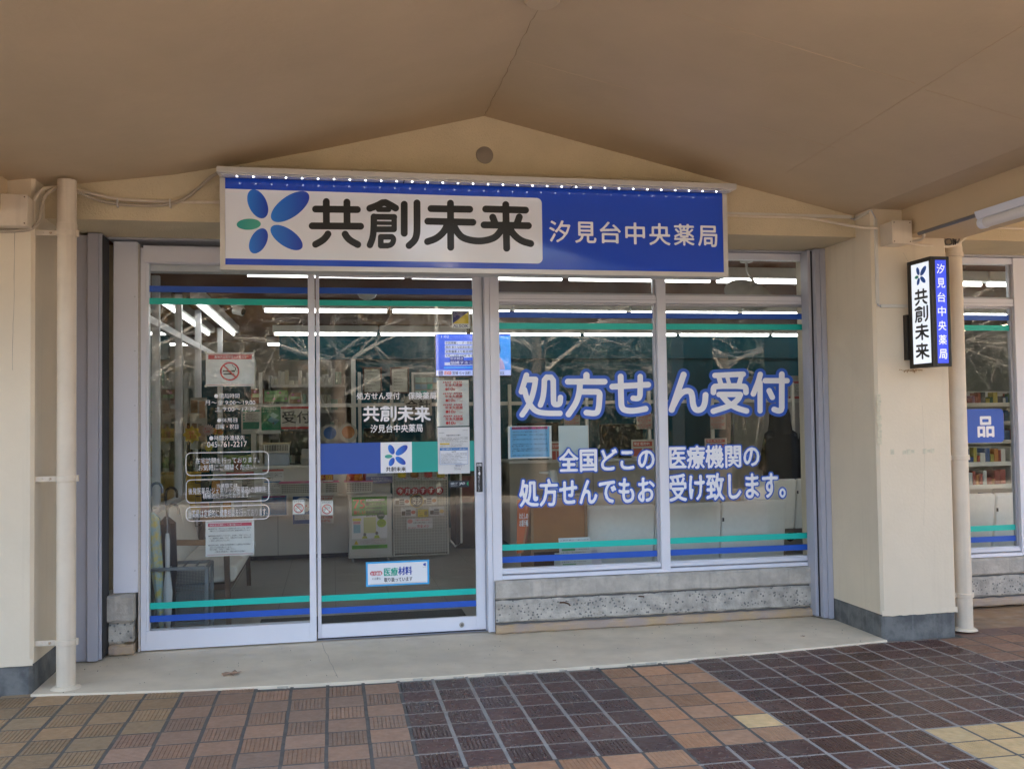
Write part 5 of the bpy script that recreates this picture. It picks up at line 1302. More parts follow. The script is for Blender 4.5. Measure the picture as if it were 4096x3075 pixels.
card('small yellow card in the middle row of the wire rack', (1300, 1430, 500, 586), [('t', '鶏がら旨み', .08, .6, .12, .30, BLK), ('r', .62, .95, .2, .8, '#8a7420'), ('t', '数量限定', .08, .55, .4, .55, '#a83028'), ('t', '中華麺', .08, .5, .7, .9, BLK)], cm_('#d4c22c'))
card('pink and white slogan card at the bottom of the wire rack', (1158, 1487, 612, 732), [('e', .13, .27, .10, .08, '#d8928c'), ('t', '33種類の栄養素を美味しく', .32, .95, .10, .25, RED), ('t', '必要な栄養を確実にとるなら', .25, .98, .34, .50, BLK), ('t', '食べるなら', .05, .37, .80, .96, .02, RED), ('t', '完全メシ', .40, .86, .60, .92, .03, RED)])
x, z = at(*f5(1285, 388), 4.73); t = thing('round_badge', 'large dark round badge with yellow rim at the centre of the wire rack', 'badge', (x, 4.73, z-.08))
part(t, 'badge_rim', MB().prism(ellipse(x, z, .074, .072, 0, 32), 'y', 4.727, 4.731), cm_('#c8a828')); part(t, 'badge_disc', MB().prism(ellipse(x, z, .068, .066, 0, 32), 'y', 4.7255, 4.7268), cm_('#1e2430'))
mb = MB(); text_into(mb, '完全', (x-.045, x+.045, z+.004, z+.045), 4.7248, bold=.03); text_into(mb, 'メシ', (x-.045, x+.045, z-.040, z-.002), 4.7248, bold=.03); part(t, 'lettering', mb, cm_('#d8d8d0'), fix=False)
for i, (a, b, c) in enumerate(((1020, 1172, '#c8b030'), (1180, 1335, '#8a5a30'), (1352, 1505, '#b04040'), (1512, 1668, '#b8a040'))):
    poster('price_card', f'{names[i]} price card from the left at the top of the wire rack', 'card', (f5(a, 0)[0], f5(b, 0)[0], f5(0, 88)[1], f5(0, 122)[1]), 4.70, [('t', '栄養補助食品', .05, .6, .2, .5, BLK), ('t', '398円', .68, .95, .15, .7, .02, RED), ('r', .05, .6, .65, .72, BLK)], group='cards on the wire rack')
    x, z = at(*f5((a+b)/2, 60), 4.72); solo('noodle_pack', MB().lathe([(.03, z-.03), (.045, z-.02), (.045, z+.05), (.03, z+.06)], (x, 4.71, 0), 12), mat('pack_'+c.strip('#'), c, .3), f'{names[i]} noodle cup from the left on the top shelf of the wire rack', 'food pack', 'cups on the wire rack', smooth=True)
solo('floor_stand_frame', MB().tube([(.88, 4.7, 1.0), (.99, 4.62, 1.0), (.99, 4.62, .18), (.93, 4.66, .14), (.88, 4.7, .2)], .012, 8), WIRE, 'white bent wire frame at the right edge of the grid rack', 'rack frame', smooth=True)
dk = thing('dark_cabinet', 'dark cabinet with red box in the shadow right of the wire rack', 'cabinet', (1.3, 5.4, .02))
part(dk, 'cabinet_body', MB().box(1.02, 1.58, 5.35, 5.8, .02, .95), mat('dark_wood', (.035, .025, .02), .5), bevel=.005); part(dk, 'red_box', MB().box(1.08, 1.5, 5.33, 5.349, .55, .85), mat('dark_red', (.13, .02, .018), .6))
# notices on the counter and wall
yc = 4.998
def wall_notice(label, box, y, els, base=None, name='counter_notice', cat='notice'): return poster(name, label, cat, box, y, els, base=base)
wall_notice('white paper with red title on the reception counter', (c3(918, 0)[0], c3(1225, 0)[0], c3(0, 1355)[1], c3(0, 1560)[1]), yc+.015, [('r', .02, .98, .04, .14, '#c0505a')]+lines(.2, .95, 6, .05, .9, BLK, 21), base=cm_('#a8a49a'))
wall_notice('fee notice with yellow mark on the reception counter', (c3(1312, 0)[0], c3(1540, 0)[0], c3(0, 1335)[1], c3(0, 1595)[1]), yc+.015, [('r', 0, 1, 0, .07, '#c86a64'), ('r', .08, .37, .33, .37, '#d8bc40'), ('r', .08, .88, .47, .52, '#3f7ab0')]+lines(.14, .45, 5, .08, .92, BLK, 22)+lines(.55, .95, 5, .1, .85, BLK, 23))
wall_notice('blue notice with magenta title on the counter front', (c5(1138, 0)[0], c5(1408, 0)[0], c5(0, 100)[1], c5(0, 290)[1]), 4.84, [('r', .06, .94, .02, .95, '#3f6f9c'), ('r', .10, .9, .03, .10, '#8a2f66')]+lines(.14, .9, 9, .1, .9, BLK, 24))
wall_notice('blue poster behind the hand sticker on the fixed glass', (c5(1445, 0)[0], c5(1650, 0)[0], c5(0, 102)[1], c5(0, 368)[1]), 4.842, [('r', .02, .98, .02, .98, '#27508a'), ('e', .5, .32, .42, .36, '#c9c9cc'), ('r', .1, .9, .66, .84, '#c2c2c4'), ('t', '今月のおすすめ品', .12, .9, .12, .2, BLK), ('t', 'ラーメン', .2, .9, .3, .42, .02, RED)]+lines(.68, .82, 2, .14, .86, BLK, 25))
ns = []
for a in (.03, .36, .68): ns += [('t', '年末大感謝', .06, .9, a+.04, a+.13, .035, '#b04850'), ('t', '10%', .2, .75, a+.16, a+.25, .04, '#b04850'), ('r', .05, .95, a, a+.02, '#b04850')]
wall_notice('grey sheet of year-end coupons behind the door hand sticker', (d6(80, 0)[0], d6(230, 0)[0], d6(0, 96)[1], d6(0, 365)[1]), 4.835, ns, base=cm_('#b6b2ae'))
wall_notice('yellow and red half price card above the baskets', (f5(20, 0)[0], f5(232, 0)[0], f5(0, 60)[1], f5(0, 152)[1]), 4.80, [('r', 0, 1, 0, .72, '#8f2030'), ('t', '半額', .05, .95, .02, .68, .03, '#d8a82c'), ('t', '50%', .1, .5, .76, .98, .02, RED)], name='price_card', cat='card')
wall_notice('lilac application card over the castor cabinet', (f5(640, 0)[0], f5(990, 0)[0], f5(0, 20)[1], f5(0, 160)[1]), 4.80, [('r', 0, 1, 0, 1, '#6f6f9c'), ('r', .03, .97, .03, .42, '#b6b6c4'), ('t', '調剤報酬シート', .42, .95, .12, .34, '#3a6a9c'), ('t', '購入をご希望の方は', .2, .62, .5, .66, WHT), ('t', '薬剤師までお申しつけください', .2, .95, .72, .88, WHT)], name='price_card', cat='card')
yp = 5.24
wall_notice('reception sign with black characters between red bars', (c3(1510, 0)[0], c3(1850, 0)[0], c3(0, 660)[1], c3(0, 896)[1]), yp, [('r', 0, 1, 0, .10, '#a82a2a'), ('r', 0, 1, .90, 1, '#a82a2a'), ('t', '受付', .04, .95, .20, .74, .03, BLK)], base=cm_('#b9b5aa'), name='reception_sign', cat='sign')
wall_notice('cashier sign with black characters on a white card', (c4(1012, 0)[0], c4(1305, 0)[0], c4(0, 548)[1], c4(0, 755)[1]), yp, [('t', '会計', .05, .93, .20, .72, .04, BLK)], base=cm_('#a6a297'), name='cashier_sign', cat='sign')
wall_notice('white and green leaflet poster on the screen over the counter', (c3(1085, 0)[0], c3(1295, 0)[0], c3(0, 668)[1], c3(0, 950)[1]), yp, [('r', .05, .95, .10, .16, '#1f7a66'), ('r', .08, .92, .55, .82, '#1f7a66'), ('e', .13, .28, .05, .05, '#1f7a66'), ('e', .13, .38, .05, .05, '#1f7a66'), ('e', .13, .48, .05, .05, '#1f7a66')]+lines(.24, .52, 6, .24, .9, BLK, 31), base=cm_('#b4b6b0'))
wall_notice('solid green electronic prescription poster over the counter', (c3(1300, 0)[0], c3(1508, 0)[0], c3(0, 664)[1], c3(0, 950)[1]), yp, [('r', 0, 1, 0, .86, '#147a54'), ('t', '電子処方せん', .06, .8, .03, .10, .02, '#a8c8b4'), ('t', '使えます', .06, .5, .13, .2, '#a8c8b4'), ('p', [(.3, .5), (.55, .34), (.95, .5), (.7, .66)], '#4a8a9a'), ('p', [(.4, .3), (.6, .2), (.9, .32), (.7, .42)], '#7ab0a8'), ('e', .62, .6, .06, .05, '#20302c')], base=cm_('#b4b6b0'))
for k, (a, b, c, d, col) in enumerate(((1335, 1460, 490, 605, '#7fa870'), (1462, 1588, 485, 605, '#86ac6c'), (1600, 1725, 510, 625, '#9a7a5a'), (1190, 1330, 470, 620, '#8a5a4a'))):
    wall_notice(['green flowered leaflet left of its twin above the counter posters', 'green flowered leaflet right of its twin above the counter posters', 'brown flowered leaflet above the reception sign', 'dark red leaflet above the white and green poster'][k], (c3(a, 0)[0], c3(b, 0)[0], c3(0, c)[1], c3(0, d)[1]), 6.2, [('e', .3, .2, .12, .1, '#b86a90'), ('e', .8, .75, .12, .1, '#c080a0'), ('r', .1, .9, .35, .6, '#a9c294')], base=cm_(col), name='leaflet', cat='leaflet')
FRW = mat('dark_frame', (.045, .018, .012), .4)
for k, (a, b) in enumerate(((563, 772), (858, 1062))):
    x0, z1 = at(*c4(a, 237), 7.44); x1, z0 = at(*c4(b, 518), 7.44)
    t = thing('framed_certificate', ['left', 'right'][k]+' framed certificate on the teal back wall', 'certificate', ((x0+x1)/2, 7.44, z0), 'framed certificates')
    fw_ = .022; part(t, 'frame', MB().box(x0, x0+fw_, 7.42, 7.459, z0, z1), FRW, bevel=.003); part(t, 'frame', MB().box(x1-fw_, x1, 7.42, 7.459, z0, z1), FRW, bevel=.003); part(t, 'frame', MB().box(x0+fw_, x1-fw_, 7.421, 7.459, z0, z0+fw_), FRW, bevel=.003); part(t, 'frame', MB().box(x0+fw_, x1-fw_, 7.421, 7.459, z1-fw_, z1), FRW, bevel=.003)
    part(t, 'paper', MB().box(x0+fw_, x1-fw_, 7.44, 7.443, z0+fw_, z1-fw_), cm_('#b9b8ac')); mb = MB()
    for i in range(6): text_into(mb, ['薬局開設許可証', '氏名 又は名称', '薬局の名称', '薬局の所在地', '有効期間 令和三年', '横浜市長'][i], (x0+.05, x0+.05+(x1-x0-.1)*[1, .6, .7, .8, .75, .5][i], z1-.075-.045*i, z1-.06-.045*i), 7.4392)
    o = part(t, 'lettering', mb, INK, fix=False); o['kind'] = 'stuff'
x0, z1 = at(*c4(1087, 293), 7.44); x1, z0 = at(*c4(1560, 560), 7.44)
nb = thing('notice_board', 'white framed notice board with small cards under the television', 'notice board', ((x0+x1)/2, 7.44, z0))
part(nb, 'board', MB().box(x0, x1, 7.435, 7.459, z0, z1), WHITEP, bevel=.004); part(nb, 'felt', MB().box(x0+.03, x1-.03, 7.430, 7.4349, z0+.03, z1-.03), mat('felt', (.20, .21, .19), .8)); rr = random.Random(2)
for i in range(14):
    a = x0+.05+(x1-x0-.2)*(i % 5)/5; b = z1-.10-.09*(i//5); part(nb, 'card', MB().box(a, a+.075, 7.4275, 7.4298, b-.04, b+.03), cm_(rr.choice(['#8fa89c', '#a8a89c', '#6a8a9c', '#9aa0a8', '#4a9a8a'])))
# television
y = 4.55
tv = thing('television', 'wall television showing blue news headlines through the door glass', 'television', (1.2, y, 2.0))
x0, z1 = at(1740, 1334, y); x1, z0 = at(2047, 1507, y)
part(tv, 'tv_body', MB().box(x0, x1, y, y+.05, z0, z1), BLKP, bevel=.004)
def scr(n, c, s): return mat('screen_'+n, c, .3, emit=c, estr=s)
E_ = .10
part(tv, 'screen', MB().box(x0+.008, x1-.008, y-.0012, y-.0002, z0+.022, z1-.008), scr('blue', (.02, .09, .62), E_))
def tvr(a, b, c, d, m, k=0): 
    W, H = x1-x0, z1-z0; part(tv, 'screen_graphic', MB().box(x0+a*W, x0+b*W, y-.0018-.0003*k, y-.0013-.0003*k, z1-d*H, z1-c*H), m)
SW = scr('white', (.42, .47, .66), E_); SL = scr('light', (.36, .43, .80), E_); SN = scr('navy', (.02, .03, .22), E_); SR = scr('red', (.45, .05, .04), E_); SK = scr('ink', (.02, .02, .05), .1); SC_ = scr('sky', (.04, .25, .75), E_)
for i in range(4): tvr(.125, .70, .175+.098*i, .255+.098*i, SW)
tvr(.12, .70, .66, .73, SW); tvr(.01, .99, .84, .965, SL); tvr(.19, .37, .53, .615, SN, 1); tvr(.19, .62, .615, .715, SN, 1); tvr(.11, .70, .76, .80, SC_); tvr(.72, .99, .05, .838, SC_)
tvr(.04, .095, .855, .95, SN, 1); tvr(.11, .205, .865, .94, SR, 1)
def tvt(s, a, b, c, d, m, bold=.02):
    W, H = x1-x0, z1-z0; mb = MB(); text_into(mb, s, (x0+a*W, x0+b*W, z1-d*H, z1-c*H), y-.0030, bold=bold); part(tv, 'screen_lettering', mb, m, fix=False)
tvt('1:02', .08, .18, .04, .10, SW)
for i, s in enumerate(('中国軍機レーダー照射 "冷静 きぜん', '政府 新たな経済対策の補正予算案を', '定数偏重より献金規制の法案審議', '7月〜9月 GDP 年率-2.3%に下')): tvt(s, .135, .69, .185+.098*i, .245+.098*i, SK)
tvt('引き続き', .195, .36, .54, .60, SW); tvt('協議することに', .195, .61, .63, .70, SW); tvt('NHK\nNEWS', .045, .09, .87, .94, SW, 0); tvt('NEW', .115, .20, .875, .93, SW); tvt('宮城 七ヶ浜町 スーパー', .22, .62, .865, .945, SK); tvt('火災', .845, .90, .865, .945, SK)
W, H = x1-x0, z1-z0
part(tv, 'presenter_torso', MB().add([(x0+(.80+.11*math.cos(t))*W, y-.0026, z1-(.83-.30*max(0, math.sin(t)))*H) for t in np.linspace(0, math.pi, 15)], [tuple(range(15))]), scr('lilac', (.30, .24, .42), .12), fix=False)
part(tv, 'presenter_hair', MB().add([(p[0], y-.0030, p[1]) for p in ellipse(x0+.80*W, z1-.36*H, .055*W, .17*H, 0, 20)], [tuple(range(20))]), SK, fix=False)
part(tv, 'presenter_face', MB().add([(p[0], y-.0033, p[1]) for p in ellipse(x0+.79*W, z1-.37*H, .035*W, .11*H, 0, 20)], [tuple(range(20))]), scr('skin', (.45, .26, .20), .12), fix=False)
part(tv, 'ceiling_pole', MB().box(x0+.45*W-.02, x0+.45*W+.02, y+.055, y+.095, z1-.1, 2.738), BLKP)
# small ceiling items
def dome(label, u, v, z=2.70, r=.09): 
    x, yy = onz(u, v, z); solo('ceiling_dome', MB().lathe([(r, 2.739), (r, 2.715), (r*.8, 2.68), (r*.35, 2.66)], (x, yy, 0), 20), FIXT, label, 'ceiling fitting', smooth=True)
dome('white dome on the ceiling behind the top of the sliding door', 1469, 1183); 
cmx, cmy = onz(950, 1240, 2.66)
cam_t = thing('security_camera', 'white ceiling camera near the top of the fixed glass', 'camera', (cmx, cmy, 2.6))
part(cam_t, 'camera_mount', MB().lathe([(.07, 2.739), (.07, 2.70), (.06, 2.69)], (cmx, cmy, 0), 18), FIXT, smooth=True); part(cam_t, 'camera_head', MB().tube([(cmx-.03, cmy-.02, 2.66), (cmx+.06, cmy-.06, 2.635)], .045, 14), FIXT, smooth=True); part(cam_t, 'lens', MB().tube([(cmx+.061, cmy-.061, 2.6345), (cmx+.066, cmy-.064, 2.633)], .034, 14), BLKP)
# oval mirror hung from the ceiling behind the right transom
ov = thing('oval_mirror', 'white backed oval mirror hanging behind the right transom window', 'mirror', (2.75, 1.42, 2.4))
x0, z1 = at(2890, 1105, 1.42); x1, z0 = at(3095, 1255, 1.42); c = ((x0+x1)/2, (z0+z1)/2); P0 = []; n = 28
prof = [(1, 0), (.97, -.012), (.8, -.030), (.5, -.045), (.15, -.05)]
vs = []; 
for (s, dy) in prof:
    for i in range(n):
        t = 2*math.pi*i/n; a_, b_ = .205*s, .115*s; ca, sa = math.cos(-.25), math.sin(-.25)
        vs.append((c[0]+a_*math.cos(t)*ca-b_*math.sin(t)*sa, 1.42+dy, c[1]+a_*math.cos(t)*sa+b_*math.sin(t)*ca))
part(ov, 'mirror_shell', MB().add(vs, [(r*n+i, r*n+(i+1) % n, (r+1)*n+(i+1) % n, (r+1)*n+i) for r in range(len(prof)-1) for i in range(n)]+[tuple((len(prof)-1)*n+i for i in range(n))]), mat('mirror_back', (.42, .40, .37), .45), smooth=True)
ax, az = at(2985, 1052, 1.5)
part(ov, 'hanger_plate', MB().lathe([(.05, 2.739), (.05, 2.728), (.03, 2.722)], (ax, 1.5, 0), 18), WHITEP, smooth=True)
part(ov, 'hanger_arm', MB().tube([tuple(p) for p in smooth([(ax, 1.5, 2.73), (ax+.005, 1.5, 2.66), (ax+.03, 1.46, 2.58), (ax+.02, 1.40, 2.54), (ax-.02, 1.38, 2.53)], 2)], .010, 8), WHITEP, smooth=True)
# --- seating
FAB = mat('oatmeal_fabric', (.82, .80, .74), .9, var=.06, vscale=25, bump=.25, bscale=420)
WOOD = mat('beech_wood', (.36, .20, .095), .45, var=.2, vscale=8, stretch=(1, 1, 6)); WOODD = mat('walnut_leg', (.12, .075, .05), .45)
def sofa(label, n, w, loc, rot, grp='waiting room sofas', back=.80):
    """seat units in a row along local x, backrest at local -y"""
    t = thing('waiting_sofa', label, 'sofa', loc, grp); t.rotation_euler = (0, 0, rot)
    W = n*w; t_ = Matrix.Rotation(0, 4, 'Z')
    def lp_(name, mb, m, **k):
        o = obj(name, mb.mesh(name, m, **k)); o.parent = t; return o
    for i in range(n):
        a, b = -W/2+i*w+.004, -W/2+(i+1)*w-.004
        mb = MB(); prof = [(-.30, .30), (-.345, .55), (-.375, back-.03), (-.365, back), (-.33, back+.005), (-.305, back-.03), (-.27, .60), (-.215, .40), (-.21, .31)]
        mb.prism(prof, 'x', a, b); lp_('backrest', mb, FAB, bevel=.022, seg=3, smooth=True)
        mb = MB().prism([(-.20, .30), (-.20, .415), (.20, .44), (.265, .42), (.27, .36), (.24, .31)], 'x', a, b); lp_('seat_cushion', mb, FAB, bevel=.02, seg=3, smooth=True)
        if i: lp_('seam_tag', MB().box(a-.008, a+.004, -.386, -.376, back-.15, back-.12), BLKP)
    lp_('seat_frame', MB().box(-W/2, W/2, -.26, .22, .255, .299), WOODD, bevel=.004)
    for s in (-1, 1):
        x = s*(W/2+.022)
        lp_('armrest', MB().prism([(-.22, .60), (.23, .585), (.245, .60), (.245, .622), (-.22, .64)], 'x', x-.024, x+.024), WOOD, bevel=.006)
        lp_('leg', MB().add([(x-.02, .19, 0), (x+.02, .19, 0), (x+.02, .225, 0), (x-.02, .225, 0), (x-.02, .17, .584), (x+.02, .17, .584), (x+.02, .21, .584), (x-.02, .21, .584)], [(0, 3, 2, 1), (4, 5, 6, 7), (0, 1, 5, 4), (1, 2, 6, 5), (2, 3, 7, 6), (3, 0, 4, 7)]), WOODD)
        lp_('leg', MB().add([(x-.02, -.30, 0), (x+.02, -.30, 0), (x+.02, -.265, 0), (x-.02, -.265, 0), (x-.02, -.20, .60), (x+.02, -.20, .60), (x+.02, -.16, .60), (x-.02, -.16, .60)], [(0, 3, 2, 1), (4, 5, 6, 7), (0, 1, 5, 4), (1, 2, 6, 5), (2, 3, 7, 6), (3, 0, 4, 7)]), WOODD)
    return t
zf = .019
sofa('oatmeal three seat sofa with its back to the window', 3, .555, (2.40, 1.95, zf), 0)
sofa('oatmeal sofa facing the shop behind the first sofa at right', 2, .555, (at(2985, 1950, 3.58)[0]+.56, 3.95, zf), 0, back=.82)
sofa('oatmeal sofa with its back to the side bay window', 3, .56, (4.85, 1.95, zf), 0)
sofa('oatmeal sofa turned sideways behind the fixed glass panel', 3, .555, (-1.33, 2.62, zf), -math.pi/2)
# --- umbrella stand
us = thing('umbrella_stand', 'grey steel umbrella stand with mesh side behind the left glass', 'umbrella stand', (-1.45, 1.6, zf))
STL = mat('grey_steel', (.22, .25, .28), .4, metal=.5); ux0, ux1, uy0, uy1, uz = -1.655, -1.235, 1.42, 1.72, .50
for x in (ux0, ux1):
    for yy in (uy0, uy1): part(us, 'leg', MB().box(x-.011, x+.011, yy-.011, yy+.011, .02, uz), STL)
for z in (.06, uz): 
    for yy in (uy0, uy1): part(us, 'rail', MB().box(ux0+.0115, ux1-.0115, yy-.010, yy+.010, z-.014, z+.008), STL)
    for x in (ux0, ux1): part(us, 'rail', MB().box(x-.010, x+.010, uy0+.0115, uy1-.0115, z-.014, z+.008), STL)
for k in range(1, 5): part(us, 'divider', MB().box(ux0+(ux1-ux0)*k/5-.004, ux0+(ux1-ux0)*k/5+.004, uy0+.011, uy1-.011, uz-.008, uz+.004), STL)
def mesh_mat():
    m = mat('perforated_steel', (.22, .25, .28), .45, metal=.4); nt = m.node_tree; g = N(nt, 'ShaderNodeNewGeometry'); v = N(nt, 'ShaderNodeTexVoronoi'); v.inputs['Scale'].default_value = 95; v.inputs['Randomness'].default_value = 0
    nt.links.new(g.outputs['Position'], v.inputs['Vector']); cr = N(nt, 'ShaderNodeMapRange'); cr.inputs[1].default_value = .36; cr.inputs[2].default_value = .40; nt.links.new(v.outputs['Distance'], cr.inputs[0])
    nt.links.new(cr.outputs[0], nt.nodes['Principled BSDF'].inputs['Alpha']); return m
part(us, 'mesh_side', MB().box(ux0+.06, ux1-.013, uy1-.004, uy1-.002, .09, uz-.05), mesh_mat())
def umbrella(label, x, y, tilt, m, hm, top, r=.05, hook=True):
    t = thing('umbrella', label, 'umbrella', (x, y, .03), 'umbrellas in the stand'); dx, dy = tilt
    def q(s, off=0): return (x+dx*s, y+dy*s, .03+s)
    part(t, 'canopy', MB().tube([q(.0), q(.03), q(.12), q(.30), q(.46), q(top-.22), q(top-.17)], [.006, .012, .024, .034, r*.9, r, .012], 9), m)
    part(t, 'shaft', MB().tube([q(top-.18), q(top-.06)], .0055, 8), STL)
    a = np.array(q(top-.06)); P = [a+np.array([.0, 0, .0]), a+np.array([0, 0, .05])]+[a+np.array([.038-.038*math.cos(s), 0, .05+.042*math.sin(s)]) for s in np.linspace(.3, math.pi, 9)]+[a+np.array([.076, 0, .02])]
    part(t, 'handle', MB().tube([tuple(p) for p in P], .009, 8), hm, smooth=True)
umbrella('floral blue and yellow wrapped umbrella leaning in the stand', -1.545, 1.50, (-.075, -.02), mat('floral_cover', (.42, .58, .62), .25, col2=(.75, .65, .2), vscale=22, coat=.4), mat('blue_grip', (.16, .19, .28), .25), 1.03)
umbrella('black folded umbrella behind the floral one', -1.485, 1.56, (-.05, 0), mat('black_cloth', (.010, .011, .016), .7), BLKP, .99, .062)
umbrella('clear plastic umbrella at the right of the stand slots', -1.50, 1.46, (-.01, .02), mat('clear_cover', (.6, .63, .66), .15), mat('grey_grip', (.10, .10, .11), .3), .88, .018)
# --- mats
MATM = mat('door_mat', (.028, .029, .031), .95, var=.4, vscale=90, bump=.6, bscale=300)
solo('door_mat', MB().box(-.90, .62, 1.36, 1.86, .0202, .032), MATM, 'dark ribbed door mat inside the sliding door', 'mat', bevel=.004)
# --- wooden cabinet by the window, with things on it
wc = thing('wooden_cabinet', 'brown chipboard cabinet with its back to the left window pane', 'cabinet', (1.32, 1.5, .02))
BRN = mat('brown_board', (.34, .14, .035), .5, var=.12, vscale=5); CHP = mat('chipboard_edge', (.36, .21, .10), .8, col2=(.22, .12, .06), vscale=140)
wx0, wx1, wy = 1.105, 1.548, 1.50; wzt = .90
part(wc, 'back_board', MB().box(wx0+.022, wx1-.022, wy+.008, wy+.014, .52, wzt-.02), BRN); part(wc, 'lower_board', MB().box(wx0+.022, wx1-.022, wy+.04, wy+.05, .04, .495), mat('lower_board', (.10, .045, .022), .5))
for x in (wx0, wx1-.021): part(wc, 'side_board', MB().box(x, x+.021, wy, wy+.40, .02, wzt), CHP)
part(wc, 'top_board', MB().box(wx0+.0215, wx1-.0215, wy, wy+.40, wzt-.019, wzt), CHP); part(wc, 'shelf_board', MB().box(wx0+.0215, wx1-.0215, wy+.001, wy+.40, .497, .519), CHP)
bs = thing('wicker_tray', 'dark woven tray on top of the wooden cabinet', 'tray', (1.3, 1.65, wzt)); 
part(bs, 'tray', MB().box(wx0-.02, wx1+.03, wy-.01, wy+.34, wzt+.001, wzt+.035), mat('black_wicker', (.035, .035, .04), .6, col2=(.16, .16, .17), vscale=120, bump=.6, bscale=200), bevel=.012)
pm = thing('pump_dispenser', 'white automatic soap dispenser on the woven tray behind the window', 'dispenser', (1.28, 1.58, wzt+.036)); x0, z1 = at(2232, 1880, 1.58); zb_ = wzt+.0355
pc = (x0-.045, 1.58)
PUMP = mat('white_plastic', (.58, .62, .62), .35)
part(pm, 'bottle', MB().lathe([(.048, zb_), (.050, zb_+.02), (.046, z1-.09), (.036, z1-.035), (.030, z1-.004), (.026, z1)], (pc[0], pc[1], 0), 24), PUMP, smooth=True)
part(pm, 'spout', MB().prism([(pc[0]-.10, z1-.022), (pc[0]-.02, z1-.030), (pc[0]-.02, z1-.006), (pc[0]-.10, z1-.012)], 'y', 1.56, 1.60), PUMP, bevel=.004)
st_ = thing('leaflet_rack', 'leaning orange campaign leaflets at the left end of the window', 'leaflets', (1.02, 1.5, .4))
for k, (dx, c) in enumerate(((0, '#c8622c'), (.022, '#b87a50'), (.04, '#8a4a30'))):
    part(st_, 'leaflet', MB().add([(.985+dx, 1.46+.03*k, .50), (1.02+dx, 1.46+.03*k, .50), (1.10+dx, 1.48+.03*k, .90), (1.00+dx, 1.48+.03*k, .90)], [(0, 1, 2, 3)]), cm_(c), fix=False)
mb = MB(); text_into(mb, 'わたしの\nお薬手帳', (1.008, 1.075, .70, .80), 1.452, bold=.02); part(st_, 'lettering', mb, cm_(WHT), fix=False)
fy = thing('flyer_stack', 'fanned stack of printed flyers on the sill at the window bottom', 'flyers', (1.45, 1.3, .45))
for k, (u0, u1, v0, v1, rz) in enumerate(((2215, 2330, 2215, 2285, .06), (2340, 2415, 2205, 2280, -.12), (2240, 2370, 2155, 2280, 0))):
    yy = 1.30-.02*k; x0, z1 = at(u0, v0, yy); x1, z0 = at(u1, v1, yy); z0 = max(z0, .402)
    part(fy, 'flyer', MB().add([(x0, yy, z0), (x1, yy, z0), (x1+rz*.3, yy+.05, z1), (x0+rz*.3, yy+.05, z1)], [(0, 1, 2, 3)]), cm_(['#c2c8c4', '#c8c4cc', '#d2d6d4'][k]), fix=False)
    if k == 2:
        mb = MB(); H_ = z1-z0
        for i in range(9):
            zz = z1-H_*(.06+.1*i); yq = yy+.05*(zz-z0)/H_-.002
            v_, f_ = raw_text('お薬手帳のご案内健康相談受付中です'[:10+i % 5]); q = fit2d(v_, (x0+.012, x1-.012-.03*(i % 3), zz-.009, zz)); mb.add([(p[0], yq, p[1]) for p in q], f_)
        o = part(fy, 'lettering', mb, cm_('#5a5f62'), fix=False); o['kind'] = 'stuff'
        mb = MB()
        for (a, b) in ((.35, .42), (.84, .92)): mb.add([(x0+.02, yy+.05*(1-b)-.003, z1-H_*b), (x0+.12, yy+.05*(1-b)-.003, z1-H_*b), (x0+.12, yy+.05*(1-a)-.003, z1-H_*a), (x0+.02, yy+.05*(1-a)-.003, z1-H_*a)], [(0, 1, 2, 3)])
        o = part(fy, 'green_mark', mb, cm_('#5a9a62'), fix=False); o['kind'] = 'stuff'
part(B, 'window_board', MB().box(.81, 3.16, 1.16, 1.42, .383, .4005), WHITEP)
# --- health goods display left
ds = thing('goods_display', 'wire goods display with yellow panel and price stars behind the left glass', 'display rack', (-1.0, 3.6, .02)); yy = 3.7
x0, z1 = at(760, 1590, yy); x1, z0 = at(828, 1795, yy)
part(ds, 'tall_card', MB().box(x0, x1, yy, yy+.01, z0, z1), cm_('#aaa59a')); mb = MB(); 
for (a, b, c, d, col) in ((.05, .45, .05, .3, '#8a6a48'), (.55, .9, .08, .4, '#b08a6a'), (.1, .4, .5, .7, '#7a5a48'), (.5, .9, .55, .85, '#a88a78')): part(ds, 'card_picture', MB().box(x0+(x1-x0)*a, x0+(x1-x0)*b, yy-.003, yy-.001, z1-(z1-z0)*d, z1-(z1-z0)*c), cm_(col))
def star(parent, u, v, r, col, n, y, txt=None):
    x, z = at(u, v, y); P = [(x+(r if i % 2 == 0 else r*.72)*math.cos(math.pi*i/n), z+(r if i % 2 == 0 else r*.72)*math.sin(math.pi*i/n)) for i in range(2*n)]
    o = part(parent, 'price_star', MB().prism(P, 'y', y-.006, y-.002), cm_(col))
    if txt: mb = MB(); text_into(mb, txt, (x-r*.55, x+r*.55, z-r*.4, z+r*.4), y-.0075, bold=.02); part(o, 'lettering', mb, cm_(RED), fix=False)
star(ds, 768, 1738, .085, '#b89a24', 8, yy-.03, 'ご紹介\nしました'); star(ds, 833, 1720, .06, '#b4a098', 16, yy-.04, 'すごい\n1,345'); star(ds, 860, 1725, .035, '#b88a2c', 12, yy-.02, 'す'); star(ds, 880, 1728, .035, '#b88a2c', 12, yy-.02, 'め'); star(ds, 835, 1790, .04, '#b8a83a', 12, yy-.02)
x0, z1 = at(746, 1885, yy); x1, z0 = at(806, 2010, yy); part(ds, 'yellow_panel', MB().box(x0, x1, yy-.02, yy-.01, z0-.1, z1), mat('yellow_panel', (.42, .25, .02), .5))
xb0 = x1
part(ds, 'black_panel', MB().box(x0, x0+.05, yy+.02, yy+.04, z1, z1+.45), BLKP)
